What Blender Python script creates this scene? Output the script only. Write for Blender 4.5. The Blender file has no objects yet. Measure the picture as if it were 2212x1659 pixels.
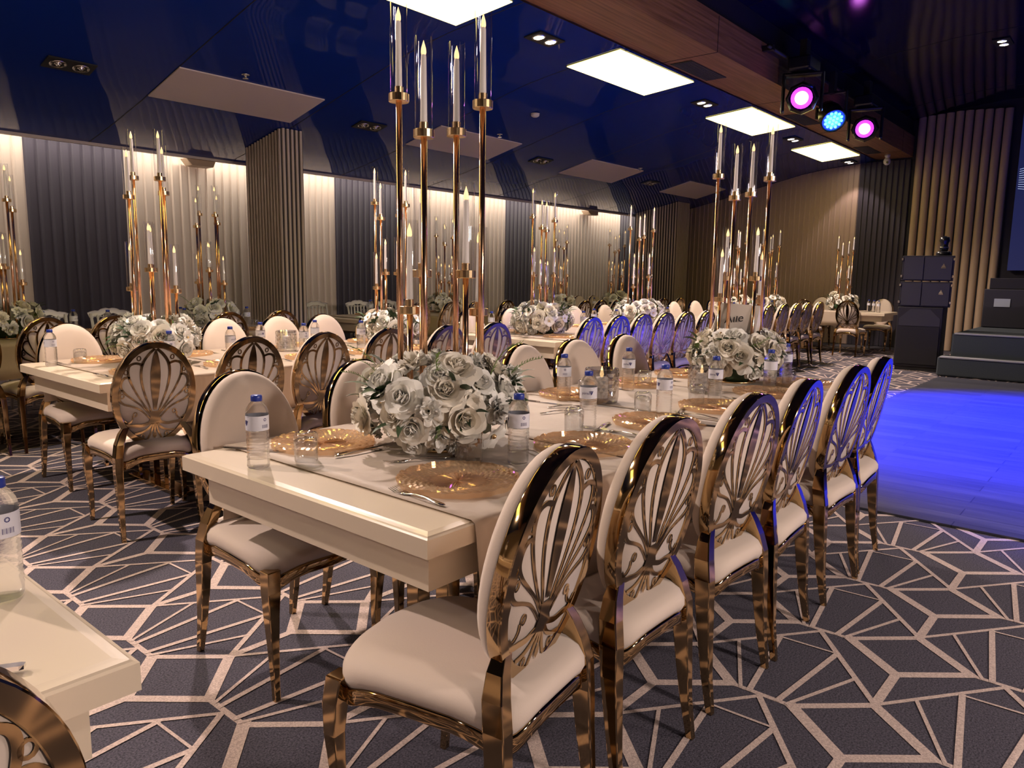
import bpy, math, random
from mathutils import Vector, Matrix
random.seed(7)
R = math.radians
pi = math.pi
sin, cos = math.sin, math.cos
scene = bpy.context.scene
COL = scene.collection
HC = 1.33                                   # camera height

# ------------------------------------------------------------------ camera, world, exposure, big lights
YAW, PITCH, ROLL, FPX = 0.70234337, 0.14443223, -0.01449826, 1613.7
_f = Vector((cos(YAW)*cos(PITCH), sin(YAW)*cos(PITCH), -sin(PITCH)))
_r = Vector((sin(YAW), -cos(YAW), 0))
_d = _f.cross(_r)
if _d.z > 0: _d = -_d
_r2 = cos(ROLL)*_r + sin(ROLL)*_d
_d2 = -sin(ROLL)*_r + cos(ROLL)*_d
cam = bpy.data.objects.new('camera', bpy.data.cameras.new('camera'))
COL.objects.link(cam)
cam.matrix_world = Matrix(((_r2.x, -_d2.x, -_f.x, 0), (_r2.y, -_d2.y, -_f.y, 0), (_r2.z, -_d2.z, -_f.z, HC), (0, 0, 0, 1)))
cam.data.sensor_width = 36
cam.data.lens = FPX/2212*36
cam.data.clip_start = 0.02
scene.camera = cam
w = bpy.data.worlds.new('world'); scene.world = w; w.use_nodes = True
w.node_tree.nodes['Background'].inputs[0].default_value = (0.02, 0.02, 0.035, 1)
w.node_tree.nodes['Background'].inputs[1].default_value = 0.5
scene.view_settings.view_transform = 'Standard'
scene.view_settings.look = 'None'
scene.view_settings.exposure = 0.35
scene.view_settings.gamma = 1
cy = scene.cycles
cy.use_denoising = True
cy.max_bounces = 9; cy.diffuse_bounces = 3; cy.glossy_bounces = 4
cy.transmission_bounces = 8; cy.transparent_max_bounces = 24
cy.sample_clamp_indirect = 4; cy.caustics_reflective = False; cy.caustics_refractive = False
cy.blur_glossy = 0.6

def light(name, kind, loc, power, color, target=None, **kw):
    l = bpy.data.lights.new(name, kind); l.energy = power; l.color = color
    for k, v in kw.items(): setattr(l, k, v)
    o = bpy.data.objects.new(name, l); COL.objects.link(o); o.location = loc
    if target is not None:
        o.rotation_euler = (Vector(target)-Vector(loc)).to_track_quat('-Z', 'Y').to_euler()
    return o
WARM = (1.0, 0.80, 0.56)
LED = (1.0, 0.80, 0.73)
# cove strips over the left wall and the short one over the end wall
light('cove_light', 'AREA', (5.3, 9.50, 2.93), 150, (1.0, 0.88, 0.72), (5.3, 9.72, 1.2), shape='RECTANGLE', size=22, size_y=0.06)
# lit downlight pairs on the left ceiling next to the beam
for dx in (-3.4, -0.65, 2.75, 6.17, 9.68, 12.97):
    light('downlight_beam', 'SPOT', (dx, 4.86, 3.60), 420, LED, (dx, 3.1, 0), spot_size=R(122), spot_blend=0.7, shadow_soft_size=0.06)
light('downlight_beam', 'SPOT', (16.04, 4.81, 3.60), 25, LED, (16.45, 4.6, 0), spot_size=R(80), spot_blend=0.3, shadow_soft_size=0.05)
# unseen downlights on the right ceiling, added as fill for chair backs and stage
for dx, dy, p in ((-1.5, -2.6, 130), (1.9, -2.6, 330), (5.3, -2.6, 300), (-2.6, 0.8, 130), (14.3, 1.2, 40)):
    light('fill_downlight_right', 'SPOT', (dx, dy, 4.45), p, (1.0, 0.82, 0.74), (dx, dy, 0), spot_size=R(110), spot_blend=0.8, shadow_soft_size=0.08)
for wx, wp in ((1.6, 520), (4.8, 460)):  # unseen spots added to brighten chair backs and flowers from the right
    light('fill_spot_right', 'SPOT', (wx, -5.2, 2.6), wp, (1.0, 0.82, 0.72), (wx, 1.2, 0.8), spot_size=R(85), spot_blend=0.8, shadow_soft_size=0.25)
# stage wash: blue on the dance floor, violet from the moving heads
BLUE = (0.0, 0.016, 1.0)
light('blue_wash', 'SPOT', (9.35, 3.35, 3.75), 17000, BLUE, (8.2, -0.2, 0), spot_size=R(74), spot_blend=0.85, shadow_soft_size=0.08)
light('blue_wash', 'SPOT', (9.6, -3.5, 4.2), 9000, BLUE, (8.2, -0.4, 0), spot_size=R(50), spot_blend=0.8, shadow_soft_size=0.1)
light('blue_wash_chairs', 'SPOT', (9.0, -1.5, 4.2), 420, (0.12, 0.15, 1.0), (6.3, 3.7, 0.6), spot_size=R(34), spot_blend=0.7, shadow_soft_size=0.1)
light('violet_wash', 'SPOT', (9.3, 3.3, 3.7), 25, (0.55, 0.12, 1.0), (4.2, 1.6, 0.6), spot_size=R(50), spot_blend=0.8, shadow_soft_size=0.05)

# ------------------------------------------------------------------ materials
def mat(name, color, rough=0.5, metal=0.0, **kw):
    m = bpy.data.materials.new(name); m.use_nodes = True
    b = m.node_tree.nodes['Principled BSDF']
    b.inputs['Base Color'].default_value = (*color, 1)
    b.inputs['Roughness'].default_value = rough
    b.inputs['Metallic'].default_value = metal
    for k, v in kw.items(): b.inputs[k.replace('_', ' ')].default_value = v
    return m
def nd(m, t, **kw):
    n = m.node_tree.nodes.new(t)
    for k, v in kw.items(): setattr(n, k, v)
    return n
def lk(m, a, b): m.node_tree.links.new(a, b)
def bsdf(m): return m.node_tree.nodes['Principled BSDF']
def noise_bump(m, scale, strength, dist=0.01, stretch=None, detail=3):
    tc = nd(m, 'ShaderNodeTexCoord'); n = nd(m, 'ShaderNodeTexNoise'); n.inputs['Scale'].default_value = scale; n.inputs['Detail'].default_value = detail
    src = tc.outputs['Object']
    if stretch:
        mp = nd(m, 'ShaderNodeMapping'); mp.inputs['Scale'].default_value = stretch; lk(m, src, mp.inputs[0]); src = mp.outputs[0]
    lk(m, src, n.inputs['Vector'])
    b = nd(m, 'ShaderNodeBump'); b.inputs['Strength'].default_value = strength; b.inputs['Distance'].default_value = dist
    lk(m, n.outputs[0], b.inputs['Height']); lk(m, b.outputs[0], bsdf(m).inputs['Normal'])
    return n
def noise_color(m, scale, c1, c2, stretch=None, lo=0.35, hi=0.65, coord='Object', detail=4):
    tc = nd(m, 'ShaderNodeTexCoord'); n = nd(m, 'ShaderNodeTexNoise'); n.inputs['Scale'].default_value = scale; n.inputs['Detail'].default_value = detail
    src = tc.outputs[coord]
    if stretch:
        mp = nd(m, 'ShaderNodeMapping'); mp.inputs['Scale'].default_value = stretch; lk(m, src, mp.inputs[0]); src = mp.outputs[0]
    lk(m, src, n.inputs['Vector'])
    r = nd(m, 'ShaderNodeValToRGB'); r.color_ramp.elements[0].position = lo; r.color_ramp.elements[1].position = hi
    r.color_ramp.elements[0].color = (*c1, 1); r.color_ramp.elements[1].color = (*c2, 1)
    lk(m, n.outputs[0], r.inputs[0]); lk(m, r.outputs[0], bsdf(m).inputs['Base Color'])
def emis(name, color, strength, base=(0.8, 0.8, 0.8)):
    return mat(name, base, 0.5, Emission_Color=(*color, 1), Emission_Strength=strength)
def thin_glass(name, tint=(1, 1, 1), ior=1.45, edge=0.0):
    m = bpy.data.materials.new(name); m.use_nodes = True
    nt = m.node_tree; nt.nodes.remove(bsdf(m)); out = nt.nodes['Material Output']
    tr = nd(m, 'ShaderNodeBsdfTransparent'); tr.inputs[0].default_value = (*tint, 1)
    gl = nd(m, 'ShaderNodeBsdfGlossy'); gl.inputs['Roughness'].default_value = 0.02
    fr = nd(m, 'ShaderNodeFresnel'); fr.inputs[0].default_value = ior
    mx = nd(m, 'ShaderNodeMixShader'); lk(m, fr.outputs[0], mx.inputs[0]); lk(m, tr.outputs[0], mx.inputs[1]); lk(m, gl.outputs[0], mx.inputs[2])
    lk(m, mx.outputs[0], out.inputs[0]); return m
def tube_glass(name, tint=(1, 1, 1), pwr=3.0, fac=0.85, base=0.08):
    m = bpy.data.materials.new(name); m.use_nodes = True
    nt = m.node_tree; nt.nodes.remove(bsdf(m)); out = nt.nodes['Material Output']
    tr = nd(m, 'ShaderNodeBsdfTransparent'); tr.inputs[0].default_value = (*tint, 1)
    gl = nd(m, 'ShaderNodeBsdfGlossy'); gl.inputs['Roughness'].default_value = 0.03
    lw = nd(m, 'ShaderNodeLayerWeight'); lw.inputs[0].default_value = 0.5
    pw = nd(m, 'ShaderNodeMath', operation='POWER'); pw.inputs[1].default_value = pwr; lk(m, lw.outputs['Facing'], pw.inputs[0])
    ml = nd(m, 'ShaderNodeMath', operation='MULTIPLY_ADD'); ml.inputs[1].default_value = fac; ml.inputs[2].default_value = base; lk(m, pw.outputs[0], ml.inputs[0])
    mx = nd(m, 'ShaderNodeMixShader'); lk(m, ml.outputs[0], mx.inputs[0]); lk(m, tr.outputs[0], mx.inputs[1]); lk(m, gl.outputs[0], mx.inputs[2])
    lk(m, mx.outputs[0], out.inputs[0]); return m
def real_glass(name, tint=(1, 1, 1), ior=1.3, clear=0.45):
    m = bpy.data.materials.new(name); m.use_nodes = True
    nt = m.node_tree; nt.nodes.remove(bsdf(m)); out = nt.nodes['Material Output']
    tr = nd(m, 'ShaderNodeBsdfTransparent'); tr.inputs[0].default_value = (*tint, 1)
    gl = nd(m, 'ShaderNodeBsdfGlass'); gl.inputs['Roughness'].default_value = 0.0; gl.inputs['IOR'].default_value = ior; gl.inputs[0].default_value = (*tint, 1)
    mx = nd(m, 'ShaderNodeMixShader'); mx.inputs[0].default_value = 1-clear
    lk(m, tr.outputs[0], mx.inputs[1]); lk(m, gl.outputs[0], mx.inputs[2]); lk(m, mx.outputs[0], out.inputs[0]); return m

M = {}
M['gold'] = mat('polished_gold', (0.54, 0.37, 0.19), 0.07, 1.0)
M['rose_gold'] = mat('rose_gold_tube', (0.90, 0.55, 0.34), 0.19, 1.0)
M['bright_gold'] = mat('bright_gold_cup', (0.95, 0.68, 0.38), 0.24, 1.0)
M['steel'] = mat('cutlery_steel', (0.75, 0.73, 0.72), 0.10, 1.0)
M['velvet'] = mat('cream_velvet', (0.70, 0.575, 0.48), 0.75, Sheen_Weight=0.25)
noise_bump(M['velvet'], 300, 0.12, 0.002)
M['lacquer'] = mat('cream_lacquer', (0.74, 0.62, 0.47), 0.30, Coat_Weight=0.3)
M['runner'] = mat('beige_satin_runner', (0.47, 0.37, 0.28), 0.6, Sheen_Weight=0.2)
noise_bump(M['runner'], 9, 0.35, 0.02, (1, 1, 0.3))
M['white_paint'] = mat('white_resin', (0.88, 0.85, 0.83), 0.35)
M['carpet'] = mat('dark_carpet', (0.07, 0.06, 0.07), 0.95)
noise_color(M['carpet'], 170, (0.020, 0.018, 0.028), (0.130, 0.118, 0.155), lo=0.3, hi=0.72)
noise_bump(M['carpet'], 320, 0.6, 0.006)
M['carpet_line'] = mat('beige_carpet_line', (0.5, 0.42, 0.35), 0.95)
noise_color(M['carpet_line'], 170, (0.45, 0.34, 0.30), (0.74, 0.59, 0.52), lo=0.3, hi=0.7)
noise_bump(M['carpet_line'], 320, 0.5, 0.005)
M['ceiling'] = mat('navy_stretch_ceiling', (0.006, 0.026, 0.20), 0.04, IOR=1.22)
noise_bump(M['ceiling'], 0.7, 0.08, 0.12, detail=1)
M['ceiling_seam'] = mat('dark_ceiling_seam', (0.002, 0.002, 0.008), 0.6)
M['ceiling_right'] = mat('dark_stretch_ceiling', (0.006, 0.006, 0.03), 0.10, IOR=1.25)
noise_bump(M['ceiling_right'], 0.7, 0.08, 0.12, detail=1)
M['wood'] = mat('warm_wood_veneer', (0.30, 0.14, 0.06), 0.4)
noise_color(M['wood'], 5, (0.20, 0.09, 0.035), (0.36, 0.17, 0.075), (0.25, 8, 8))
M['unlit'] = mat('unlit_panel', (0.62, 0.52, 0.46), 0.6)
M['lit'] = emis('lit_panel', (1.0, 0.80, 0.22), 4.2)
M['black'] = mat('black_metal', (0.012, 0.011, 0.012), 0.5)
M['black_gloss'] = mat('black_plastic', (0.012, 0.012, 0.016), 0.25)
M['speaker'] = mat('black_speaker_paint', (0.014, 0.012, 0.018), 0.6)
noise_bump(M['speaker'], 200, 0.4, 0.003)
M['mesh_grey'] = mat('speaker_panel_grey', (0.035, 0.033, 0.045), 0.6)
M['cream_curtain'] = mat('cream_pleated_fabric', (0.60, 0.495, 0.43), 0.6, Sheen_Weight=0.3)
noise_bump(M['cream_curtain'], 120, 0.15, 0.003)
M['end_curtain'] = mat('beige_brown_pleated_fabric', (0.47, 0.34, 0.285), 0.6, Sheen_Weight=0.3)
M['dark_curtain'] = mat('aubergine_pleated_fabric', (0.036, 0.028, 0.050), 0.65, Sheen_Weight=0.3)
M['tan_slat'] = mat('tan_wall_slat', (0.52, 0.38, 0.27), 0.5)
M['slat_gap'] = mat('dark_gap', (0.012, 0.010, 0.014), 0.8)
M['pillar_slat'] = mat('beige_pillar_slat', (0.50, 0.41, 0.34), 0.45)
M['pillar_core'] = mat('dark_pillar_core', (0.022, 0.018, 0.028), 0.6)
M['rose'] = mat('white_silk_petal', (0.92, 0.90, 0.84), 0.7, Subsurface_Weight=0.0)
M['rose2'] = mat('cream_silk_petal', (0.90, 0.84, 0.73), 0.7)
M['leaf'] = mat('dark_green_leaf', (0.035, 0.07, 0.030), 0.45)
M['leaf2'] = mat('fresh_green_leaf', (0.16, 0.26, 0.06), 0.5)
M['candle'] = mat('ivory_candle', (0.80, 0.72, 0.66), 0.45, Emission_Color=(1, 0.8, 0.65, 1), Emission_Strength=0.10)  # faint glow added so the wax looks brighter
M['flame'] = emis('led_flame', (1.0, 0.62, 0.25), 1.3, (1, 0.8, 0.5))
M['tube'] = tube_glass('clear_tube_glass', (0.98, 0.98, 0.99))
M['tumbler'] = tube_glass('tumbler_glass', (0.97, 0.98, 0.99), 2.2, 0.8, 0.10)
M['water'] = real_glass('bottle_and_water', (0.985, 0.99, 1), 1.25, 0.50)
M['crystal'] = tube_glass('cut_crystal', (0.95, 0.95, 0.96), 1.5, 0.65, 0.24)
M['cap'] = mat('blue_cap', (0.015, 0.04, 0.32), 0.35)
M['label'] = mat('white_bottle_label', (0.72, 0.72, 0.80), 0.4)
M['ink'] = mat('navy_ink', (0.02, 0.02, 0.16), 0.5)
M['ink_black'] = mat('black_ink', (0.01, 0.01, 0.012), 0.5)
M['card'] = mat('cream_card', (0.78, 0.70, 0.62), 0.6)
M['lens_violet'] = emis('violet_lens', (0.85, 0.22, 1.0), 9)
M['lens_violet_dim'] = emis('violet_lens_dim', (0.5, 0.03, 0.75), 2.2)
M['lens_blue'] = emis('cyan_led', (0.05, 0.55, 1.0), 6)
M['ring_blue'] = emis('blue_led_face', (0.01, 0.04, 0.9), 1.6)
M['bulb_on'] = emis('lit_bulb', (1.0, 0.93, 0.85), 14)
M['bulb_off'] = mat('silver_reflector', (0.62, 0.58, 0.55), 0.18, 1.0)
M['screen'] = emis('led_screen_blue', (0.014, 0.020, 0.10), 0.5, (0.01, 0.01, 0.03))
M['screen_mark'] = emis('led_screen_marks', (0.35, 0.42, 0.65), 0.9)
M['wall_dark'] = mat('dark_wall_paint', (0.012, 0.010, 0.022), 0.7)
M['wall_plain'] = mat('plain_wall', (0.38, 0.32, 0.27), 0.8)
M['stage_carpet'] = mat('charcoal_stage_carpet', (0.05, 0.06, 0.075), 0.95)
noise_color(M['stage_carpet'], 200, (0.022, 0.030, 0.040), (0.075, 0.09, 0.10), lo=0.3, hi=0.7)
M['stage_edge'] = mat('grey_stair_nosing', (0.38, 0.38, 0.39), 0.85)
M['paper'] = mat('pale_paper', (0.5, 0.55, 0.62), 0.6)
M['device'] = mat('white_device', (0.62, 0.58, 0.55), 0.4)
# charger plates: amber pressed glass
def charger_mat():
    m = bpy.data.materials.new('amber_pressed_glass'); m.use_nodes = True
    b = bsdf(m); b.inputs['Roughness'].default_value = 0.12; b.inputs['Metallic'].default_value = 0.6
    tc = nd(m, 'ShaderNodeTexCoord'); ln = nd(m, 'ShaderNodeVectorMath', operation='LENGTH'); lk(m, tc.outputs['Object'], ln.inputs[0])
    rp = nd(m, 'ShaderNodeMapRange'); rp.inputs[1].default_value = 0.075; rp.inputs[2].default_value = 0.10; lk(m, ln.outputs['Value'], rp.inputs[0])
    cr = nd(m, 'ShaderNodeMix', data_type='RGBA'); cr.inputs[6].default_value = (0.92, 0.58, 0.34, 1); cr.inputs[7].default_value = (1.0, 0.78, 0.52, 1)
    lk(m, rp.outputs[0], cr.inputs[0]); lk(m, cr.outputs[2], b.inputs['Base Color'])
    fa = nd(m, 'ShaderNodeMapRange'); fa.inputs[1].default_value = 0; fa.inputs[2].default_value = 1; fa.inputs[3].default_value = 0.62; fa.inputs[4].default_value = 0.42; lk(m, rp.outputs[0], fa.inputs[0])
    tr = nd(m, 'ShaderNodeBsdfTransparent'); tr.inputs[0].default_value = (1.0, 0.84, 0.68, 1)
    mx = nd(m, 'ShaderNodeMixShader'); lk(m, fa.outputs[0], mx.inputs[0])
    lk(m, tr.outputs[0], mx.inputs[1]); lk(m, b.outputs[0], mx.inputs[2]); lk(m, mx.outputs[0], m.node_tree.nodes['Material Output'].inputs[0])
    return m
M['charger'] = charger_mat()
# dance floor planks
m = mat('dance_floor_planks', (0.2, 0.2, 0.22), 0.38); M['dance'] = m
tc = nd(m, 'ShaderNodeTexCoord'); br = nd(m, 'ShaderNodeTexBrick'); br.inputs['Scale'].default_value = 1.0
br.inputs['Color1'].default_value = (0.085, 0.085, 0.11, 1); br.inputs['Color2'].default_value = (0.125, 0.125, 0.155, 1); br.inputs['Mortar'].default_value = (0.04, 0.04, 0.05, 1)
br.inputs['Mortar Size'].default_value = 0.003; br.inputs['Brick Width'].default_value = 1.4; br.inputs['Row Height'].default_value = 0.16
mp = nd(m, 'ShaderNodeMapping'); mp.inputs['Rotation'].default_value = (0, 0, R(90)); lk(m, tc.outputs['Object'], mp.inputs[0]); lk(m, mp.outputs[0], br.inputs['Vector'])
ns = nd(m, 'ShaderNodeTexNoise'); ns.inputs['Scale'].default_value = 3; mp2 = nd(m, 'ShaderNodeMapping'); mp2.inputs['Scale'].default_value = (14, 0.7, 1); lk(m, tc.outputs['Object'], mp2.inputs[0]); lk(m, mp2.outputs[0], ns.inputs['Vector'])
mixc = nd(m, 'ShaderNodeMix', data_type='RGBA', blend_type='MULTIPLY'); mixc.inputs[0].default_value = 0.7
lk(m, br.outputs[0], mixc.inputs[6]); lk(m, ns.outputs[0], mixc.inputs[7]); lk(m, mixc.outputs[2], bsdf(m).inputs['Base Color'])

# ------------------------------------------------------------------ mesh helpers
class MB:
    def __init__(s): s.v = []; s.f = []; s.m = []; s.s = []
    def add(s, verts, faces, mi=0, smooth=False):
        o = len(s.v); s.v += [tuple(v) for v in verts]
        for f in faces: s.f.append(tuple(i+o for i in f)); s.m.append(mi); s.s.append(smooth)
        return s
    def box(s, x0, x1, y0, y1, z0, z1, mi=0):
        return s.add([(x0,y0,z0),(x1,y0,z0),(x1,y1,z0),(x0,y1,z0),(x0,y0,z1),(x1,y0,z1),(x1,y1,z1),(x0,y1,z1)],
                     [(0,3,2,1),(4,5,6,7),(0,1,5,4),(1,2,6,5),(2,3,7,6),(3,0,4,7)], mi)
    def lathe(s, prof, n=24, c=(0,0), mi=0, smooth=True, wave=None, capb=True, capt=True):
        vs = []
        for k, (r, z) in enumerate(prof):
            for i in range(n):
                a = 2*pi*i/n; rr = r*(1+(wave(a, z) if wave else 0)); vs.append((c[0]+rr*cos(a), c[1]+rr*sin(a), z))
        fs = []
        for k in range(len(prof)-1):
            for i in range(n):
                j = (i+1) % n; fs.append((k*n+i, k*n+j, (k+1)*n+j, (k+1)*n+i))
        s.add(vs, fs, mi, smooth)
        o = len(s.v)-len(vs)
        if capb and prof[0][0] > 1e-6: s.f.append(tuple(o+i for i in reversed(range(n)))); s.m.append(mi); s.s.append(False)
        if capt and prof[-1][0] > 1e-6: s.f.append(tuple(o+(len(prof)-1)*n+i for i in range(n))); s.m.append(mi); s.s.append(False)
        return s
    def sweep(s, path, sizes, mi=0, smooth=False):
        """square section sweep, mostly vertical paths: sizes are (wx, wy)"""
        vs = []
        for p, (a, b) in zip(path, sizes):
            vs += [(p[0]-a/2,p[1]-b/2,p[2]),(p[0]+a/2,p[1]-b/2,p[2]),(p[0]+a/2,p[1]+b/2,p[2]),(p[0]-a/2,p[1]+b/2,p[2])]
        fs = []
        for k in range(len(path)-1):
            for i in range(4): j = (i+1) % 4; fs.append((k*4+i, k*4+j, (k+1)*4+j, (k+1)*4+i))
        n = len(path)-1
        fs += [(3,2,1,0), (n*4, n*4+1, n*4+2, n*4+3)]
        return s.add(vs, fs, mi, smooth)
    def tube(s, path, r, n=8, mi=0, smooth=True):
        path = [Vector(p) for p in path]; rs = r if isinstance(r, (list, tuple)) else [r]*len(path)
        vs = []; up = Vector((0, 0, 1))
        for k, p in enumerate(path):
            t = (path[min(k+1, len(path)-1)]-path[max(k-1, 0)]).normalized()
            a = t.cross(up)
            if a.length < 1e-3: a = Vector((1, 0, 0))
            a.normalize(); b = t.cross(a)
            for i in range(n):
                q = 2*pi*i/n; vs.append(p+(a*cos(q)+b*sin(q))*rs[k])
        fs = []
        for k in range(len(path)-1):
            for i in range(n): j = (i+1) % n; fs.append((k*n+i, (k+1)*n+i, (k+1)*n+j, k*n+j))
        fs += [tuple(range(n)), tuple(reversed(range((len(path)-1)*n, len(path)*n)))]
        return s.add(vs, fs, mi, smooth)
    def xform(s, mtx, a=0):
        for i in range(a, len(s.v)): s.v[i] = tuple(mtx @ Vector(s.v[i]))
        return s
    def mesh(s, name, *mats):
        me = bpy.data.meshes.new(name); me.from_pydata(s.v, [], s.f)
        for m in mats: me.materials.append(m)
        me.polygons.foreach_set('material_index', s.m); me.polygons.foreach_set('use_smooth', s.s)
        me.update(); return me
KIDS = {}
def ob(name, me, parent=None, loc=None, rot=None):
    o = bpy.data.objects.new(name, me); COL.objects.link(o)
    if parent is not None: o.parent = parent; KIDS.setdefault(parent.name, []).append(o)
    if loc is not None: o.location = loc
    if rot is not None: o.rotation_euler = rot
    return o
def tag(o, label, cat, group=None, kind=None):
    if label: o['label'] = label
    if cat: o['category'] = cat
    if group: o['group'] = group
    if kind: o['kind'] = kind
    return o
def thing(name, label, cat, loc=(0, 0, 0), rz=0, group=None):
    o = ob(name, None, None, loc, (0, 0, rz)); o.empty_display_size = 0.1
    return tag(o, label, cat, group)
def struct(name, me, label=None):
    o = ob(name, me); o['kind'] = 'structure'
    if label: o['label'] = label
    return o
def copy_tree(src, parent=None):
    c = src.copy(); COL.objects.link(c); c.parent = parent
    for ch in KIDS.get(src.name, ()): copy_tree(ch, c)
    return c
def place(proto, loc, rz, label, group=None, scale=None):
    """first use moves the prototype itself, later uses copy it with its parts"""
    if proto.get('_used'):
        o = copy_tree(proto)
    else:
        o = proto; proto['_used'] = 1
    o.location = loc; o.rotation_euler = (0, 0, rz); o['label'] = label
    if group: o['group'] = group
    return o
def bev(o, wdt, seg=2):
    b = o.modifiers.new('bevel', 'BEVEL'); b.width = wdt; b.segments = seg; b.limit_method = 'ANGLE'; b.angle_limit = R(40)
    return o

# ------------------------------------------------------------------ the room
XL, XE, YR, YW = -6.0, 16.5, -5.5, 9.75
def ceil_z(y):
    pts = [(3.0, 3.69), (4.5, 3.70), (4.9, 3.665), (5.4, 3.62), (5.9, 3.545), (6.6, 3.385), (7.3, 3.22), (7.96, 3.06), (8.8, 2.885), (9.5, 2.76)]
    for (a, za), (b, zb) in zip(pts, pts[1:]):
        if a <= y <= b: return za+(zb-za)*(y-a)/(b-a)
    return pts[-1][1]
# carpet: field + inlaid lines of the repeating fan pattern (one mesh)
P, OX, OY = 0.595, 2.840, 0.928
SEG = [((0,0),(0,-.34),.020), ((0,-.34),(.30,-.667),.027), ((0,-.34),(-.285,-.672),.040), ((.30,-.667),(0,-1),.038), ((-.285,-.672),(0,-1),.030),
       ((-.285,-.672),(-.695,-.667),.030),
       ((.305,.333),(.975,-.167),.016), ((.965,-.178),(.305,-.667),.020), ((0,-.055),(.51,.178),.013), ((0,-.105),(.725,-.003),.020),
       ((0,-.262),(.738,-.343),.020), ((0,-.312),(.509,-.51),.014), ((.725,-.003),(.74,-.342),.010)]
SEG[4] = ((-.285,-.672),(0,-1),.034)
b = MB(); b.add([(XL,YR,0),(XE,YR,0),(XE,YW,0),(XL,YW,0)], [(0,1,2,3)], 0)
i0, i1 = int((XL-OX)/P), int((XE-OX)/P)-1
for i in range(i0+1, i1+1):
    for j in range(int((YR-OY)/P)+2, int((YW-OY)/P)):
        for k, (p, q, wd) in enumerate(SEG):
            a = Vector((OX+(i+p[0])*P, OY+(j+p[1])*P)); c = Vector((OX+(i+q[0])*P, OY+(j+q[1])*P))
            t = (c-a).normalized(); n = Vector((-t.y, t.x))*wd/2; a = a-t*wd*0.4; c = c+t*wd*0.4; z = 0.0015+0.00012*k
            b.add([(*(a-n), z), (*(c-n), z), (*(c+n), z), (*(a+n), z)], [(0,1,2,3)], 1)
struct('floor', b.mesh('floor', M['carpet'], M['carpet_line']), 'charcoal carpet with a beige geometric fan and diamond line pattern')
b = MB(); b.box(4.56, 11.78, YR, 2.15, 0.002, 0.014)
tag(ob('dance_floor', b.mesh('dance_floor', M['dance'])), 'plank dance floor washed in blue light in front of the stage', 'dance floor', kind='structure')
b = MB(); b.box(XL, XE, 9.86, 9.96, 0, 3.1); struct('wall_left', b.mesh('wall_left', M['wall_plain']))
b = MB(); b.box(XE, XE+.1, YR, YW, 0, 4.9); struct('wall_end', b.mesh('wall_end', M['wall_dark']))
b = MB(); b.box(XL, XE, YR-.1, YR, 0, 4.9); struct('wall_right', b.mesh('wall_right', M['wall_dark']))
b = MB(); b.box(XL-.1, XL, YR, YW, 0, 4.9); struct('wall_back', b.mesh('wall_back', M['wall_plain']))
# left ceiling: curved glossy sheet with welded seams
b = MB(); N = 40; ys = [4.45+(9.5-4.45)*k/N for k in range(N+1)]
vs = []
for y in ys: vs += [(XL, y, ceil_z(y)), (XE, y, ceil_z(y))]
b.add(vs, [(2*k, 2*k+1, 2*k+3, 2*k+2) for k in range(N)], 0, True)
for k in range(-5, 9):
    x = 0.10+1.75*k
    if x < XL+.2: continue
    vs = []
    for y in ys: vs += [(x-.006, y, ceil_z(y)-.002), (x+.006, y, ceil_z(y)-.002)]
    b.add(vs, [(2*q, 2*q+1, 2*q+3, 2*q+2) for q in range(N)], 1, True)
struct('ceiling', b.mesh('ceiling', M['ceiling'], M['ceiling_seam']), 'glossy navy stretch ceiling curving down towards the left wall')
b = MB(); b.box(XL, XE, 9.44, 9.50, 2.74, 2.80); struct('trim_1', b.mesh('trim_1', M['unlit']), 'pale edge trim along the low side of the navy ceiling')
b = MB(); b.box(XL, XE, 9.40, 9.86, 3.02, 3.06); struct('trim_2', b.mesh('trim_2', M['wall_plain']))
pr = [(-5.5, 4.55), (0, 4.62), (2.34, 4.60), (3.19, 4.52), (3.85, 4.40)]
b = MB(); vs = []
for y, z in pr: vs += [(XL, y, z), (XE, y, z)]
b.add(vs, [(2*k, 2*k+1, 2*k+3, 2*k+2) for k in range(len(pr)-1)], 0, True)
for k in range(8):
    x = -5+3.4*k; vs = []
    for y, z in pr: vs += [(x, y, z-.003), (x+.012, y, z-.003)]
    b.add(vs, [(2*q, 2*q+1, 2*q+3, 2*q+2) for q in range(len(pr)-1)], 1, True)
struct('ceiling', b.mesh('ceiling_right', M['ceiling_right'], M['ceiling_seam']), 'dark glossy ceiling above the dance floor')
b = MB(); b.box(XL, XE, 3.80, 4.50, 3.72, 4.10, 0)
for k in range(9):
    x = -5.2+2.6*k; b.box(x, x+.008, 3.797, 4.503, 3.717, 4.09, 1)
b.box(XL, XE, 3.86, 4.50, 4.10, 4.60, 2)
struct('trim_3', b.mesh('trim_3', M['wood'], M['slat_gap'], M['wall_dark']), 'wood-clad ceiling beam running the length of the hall')

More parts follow.
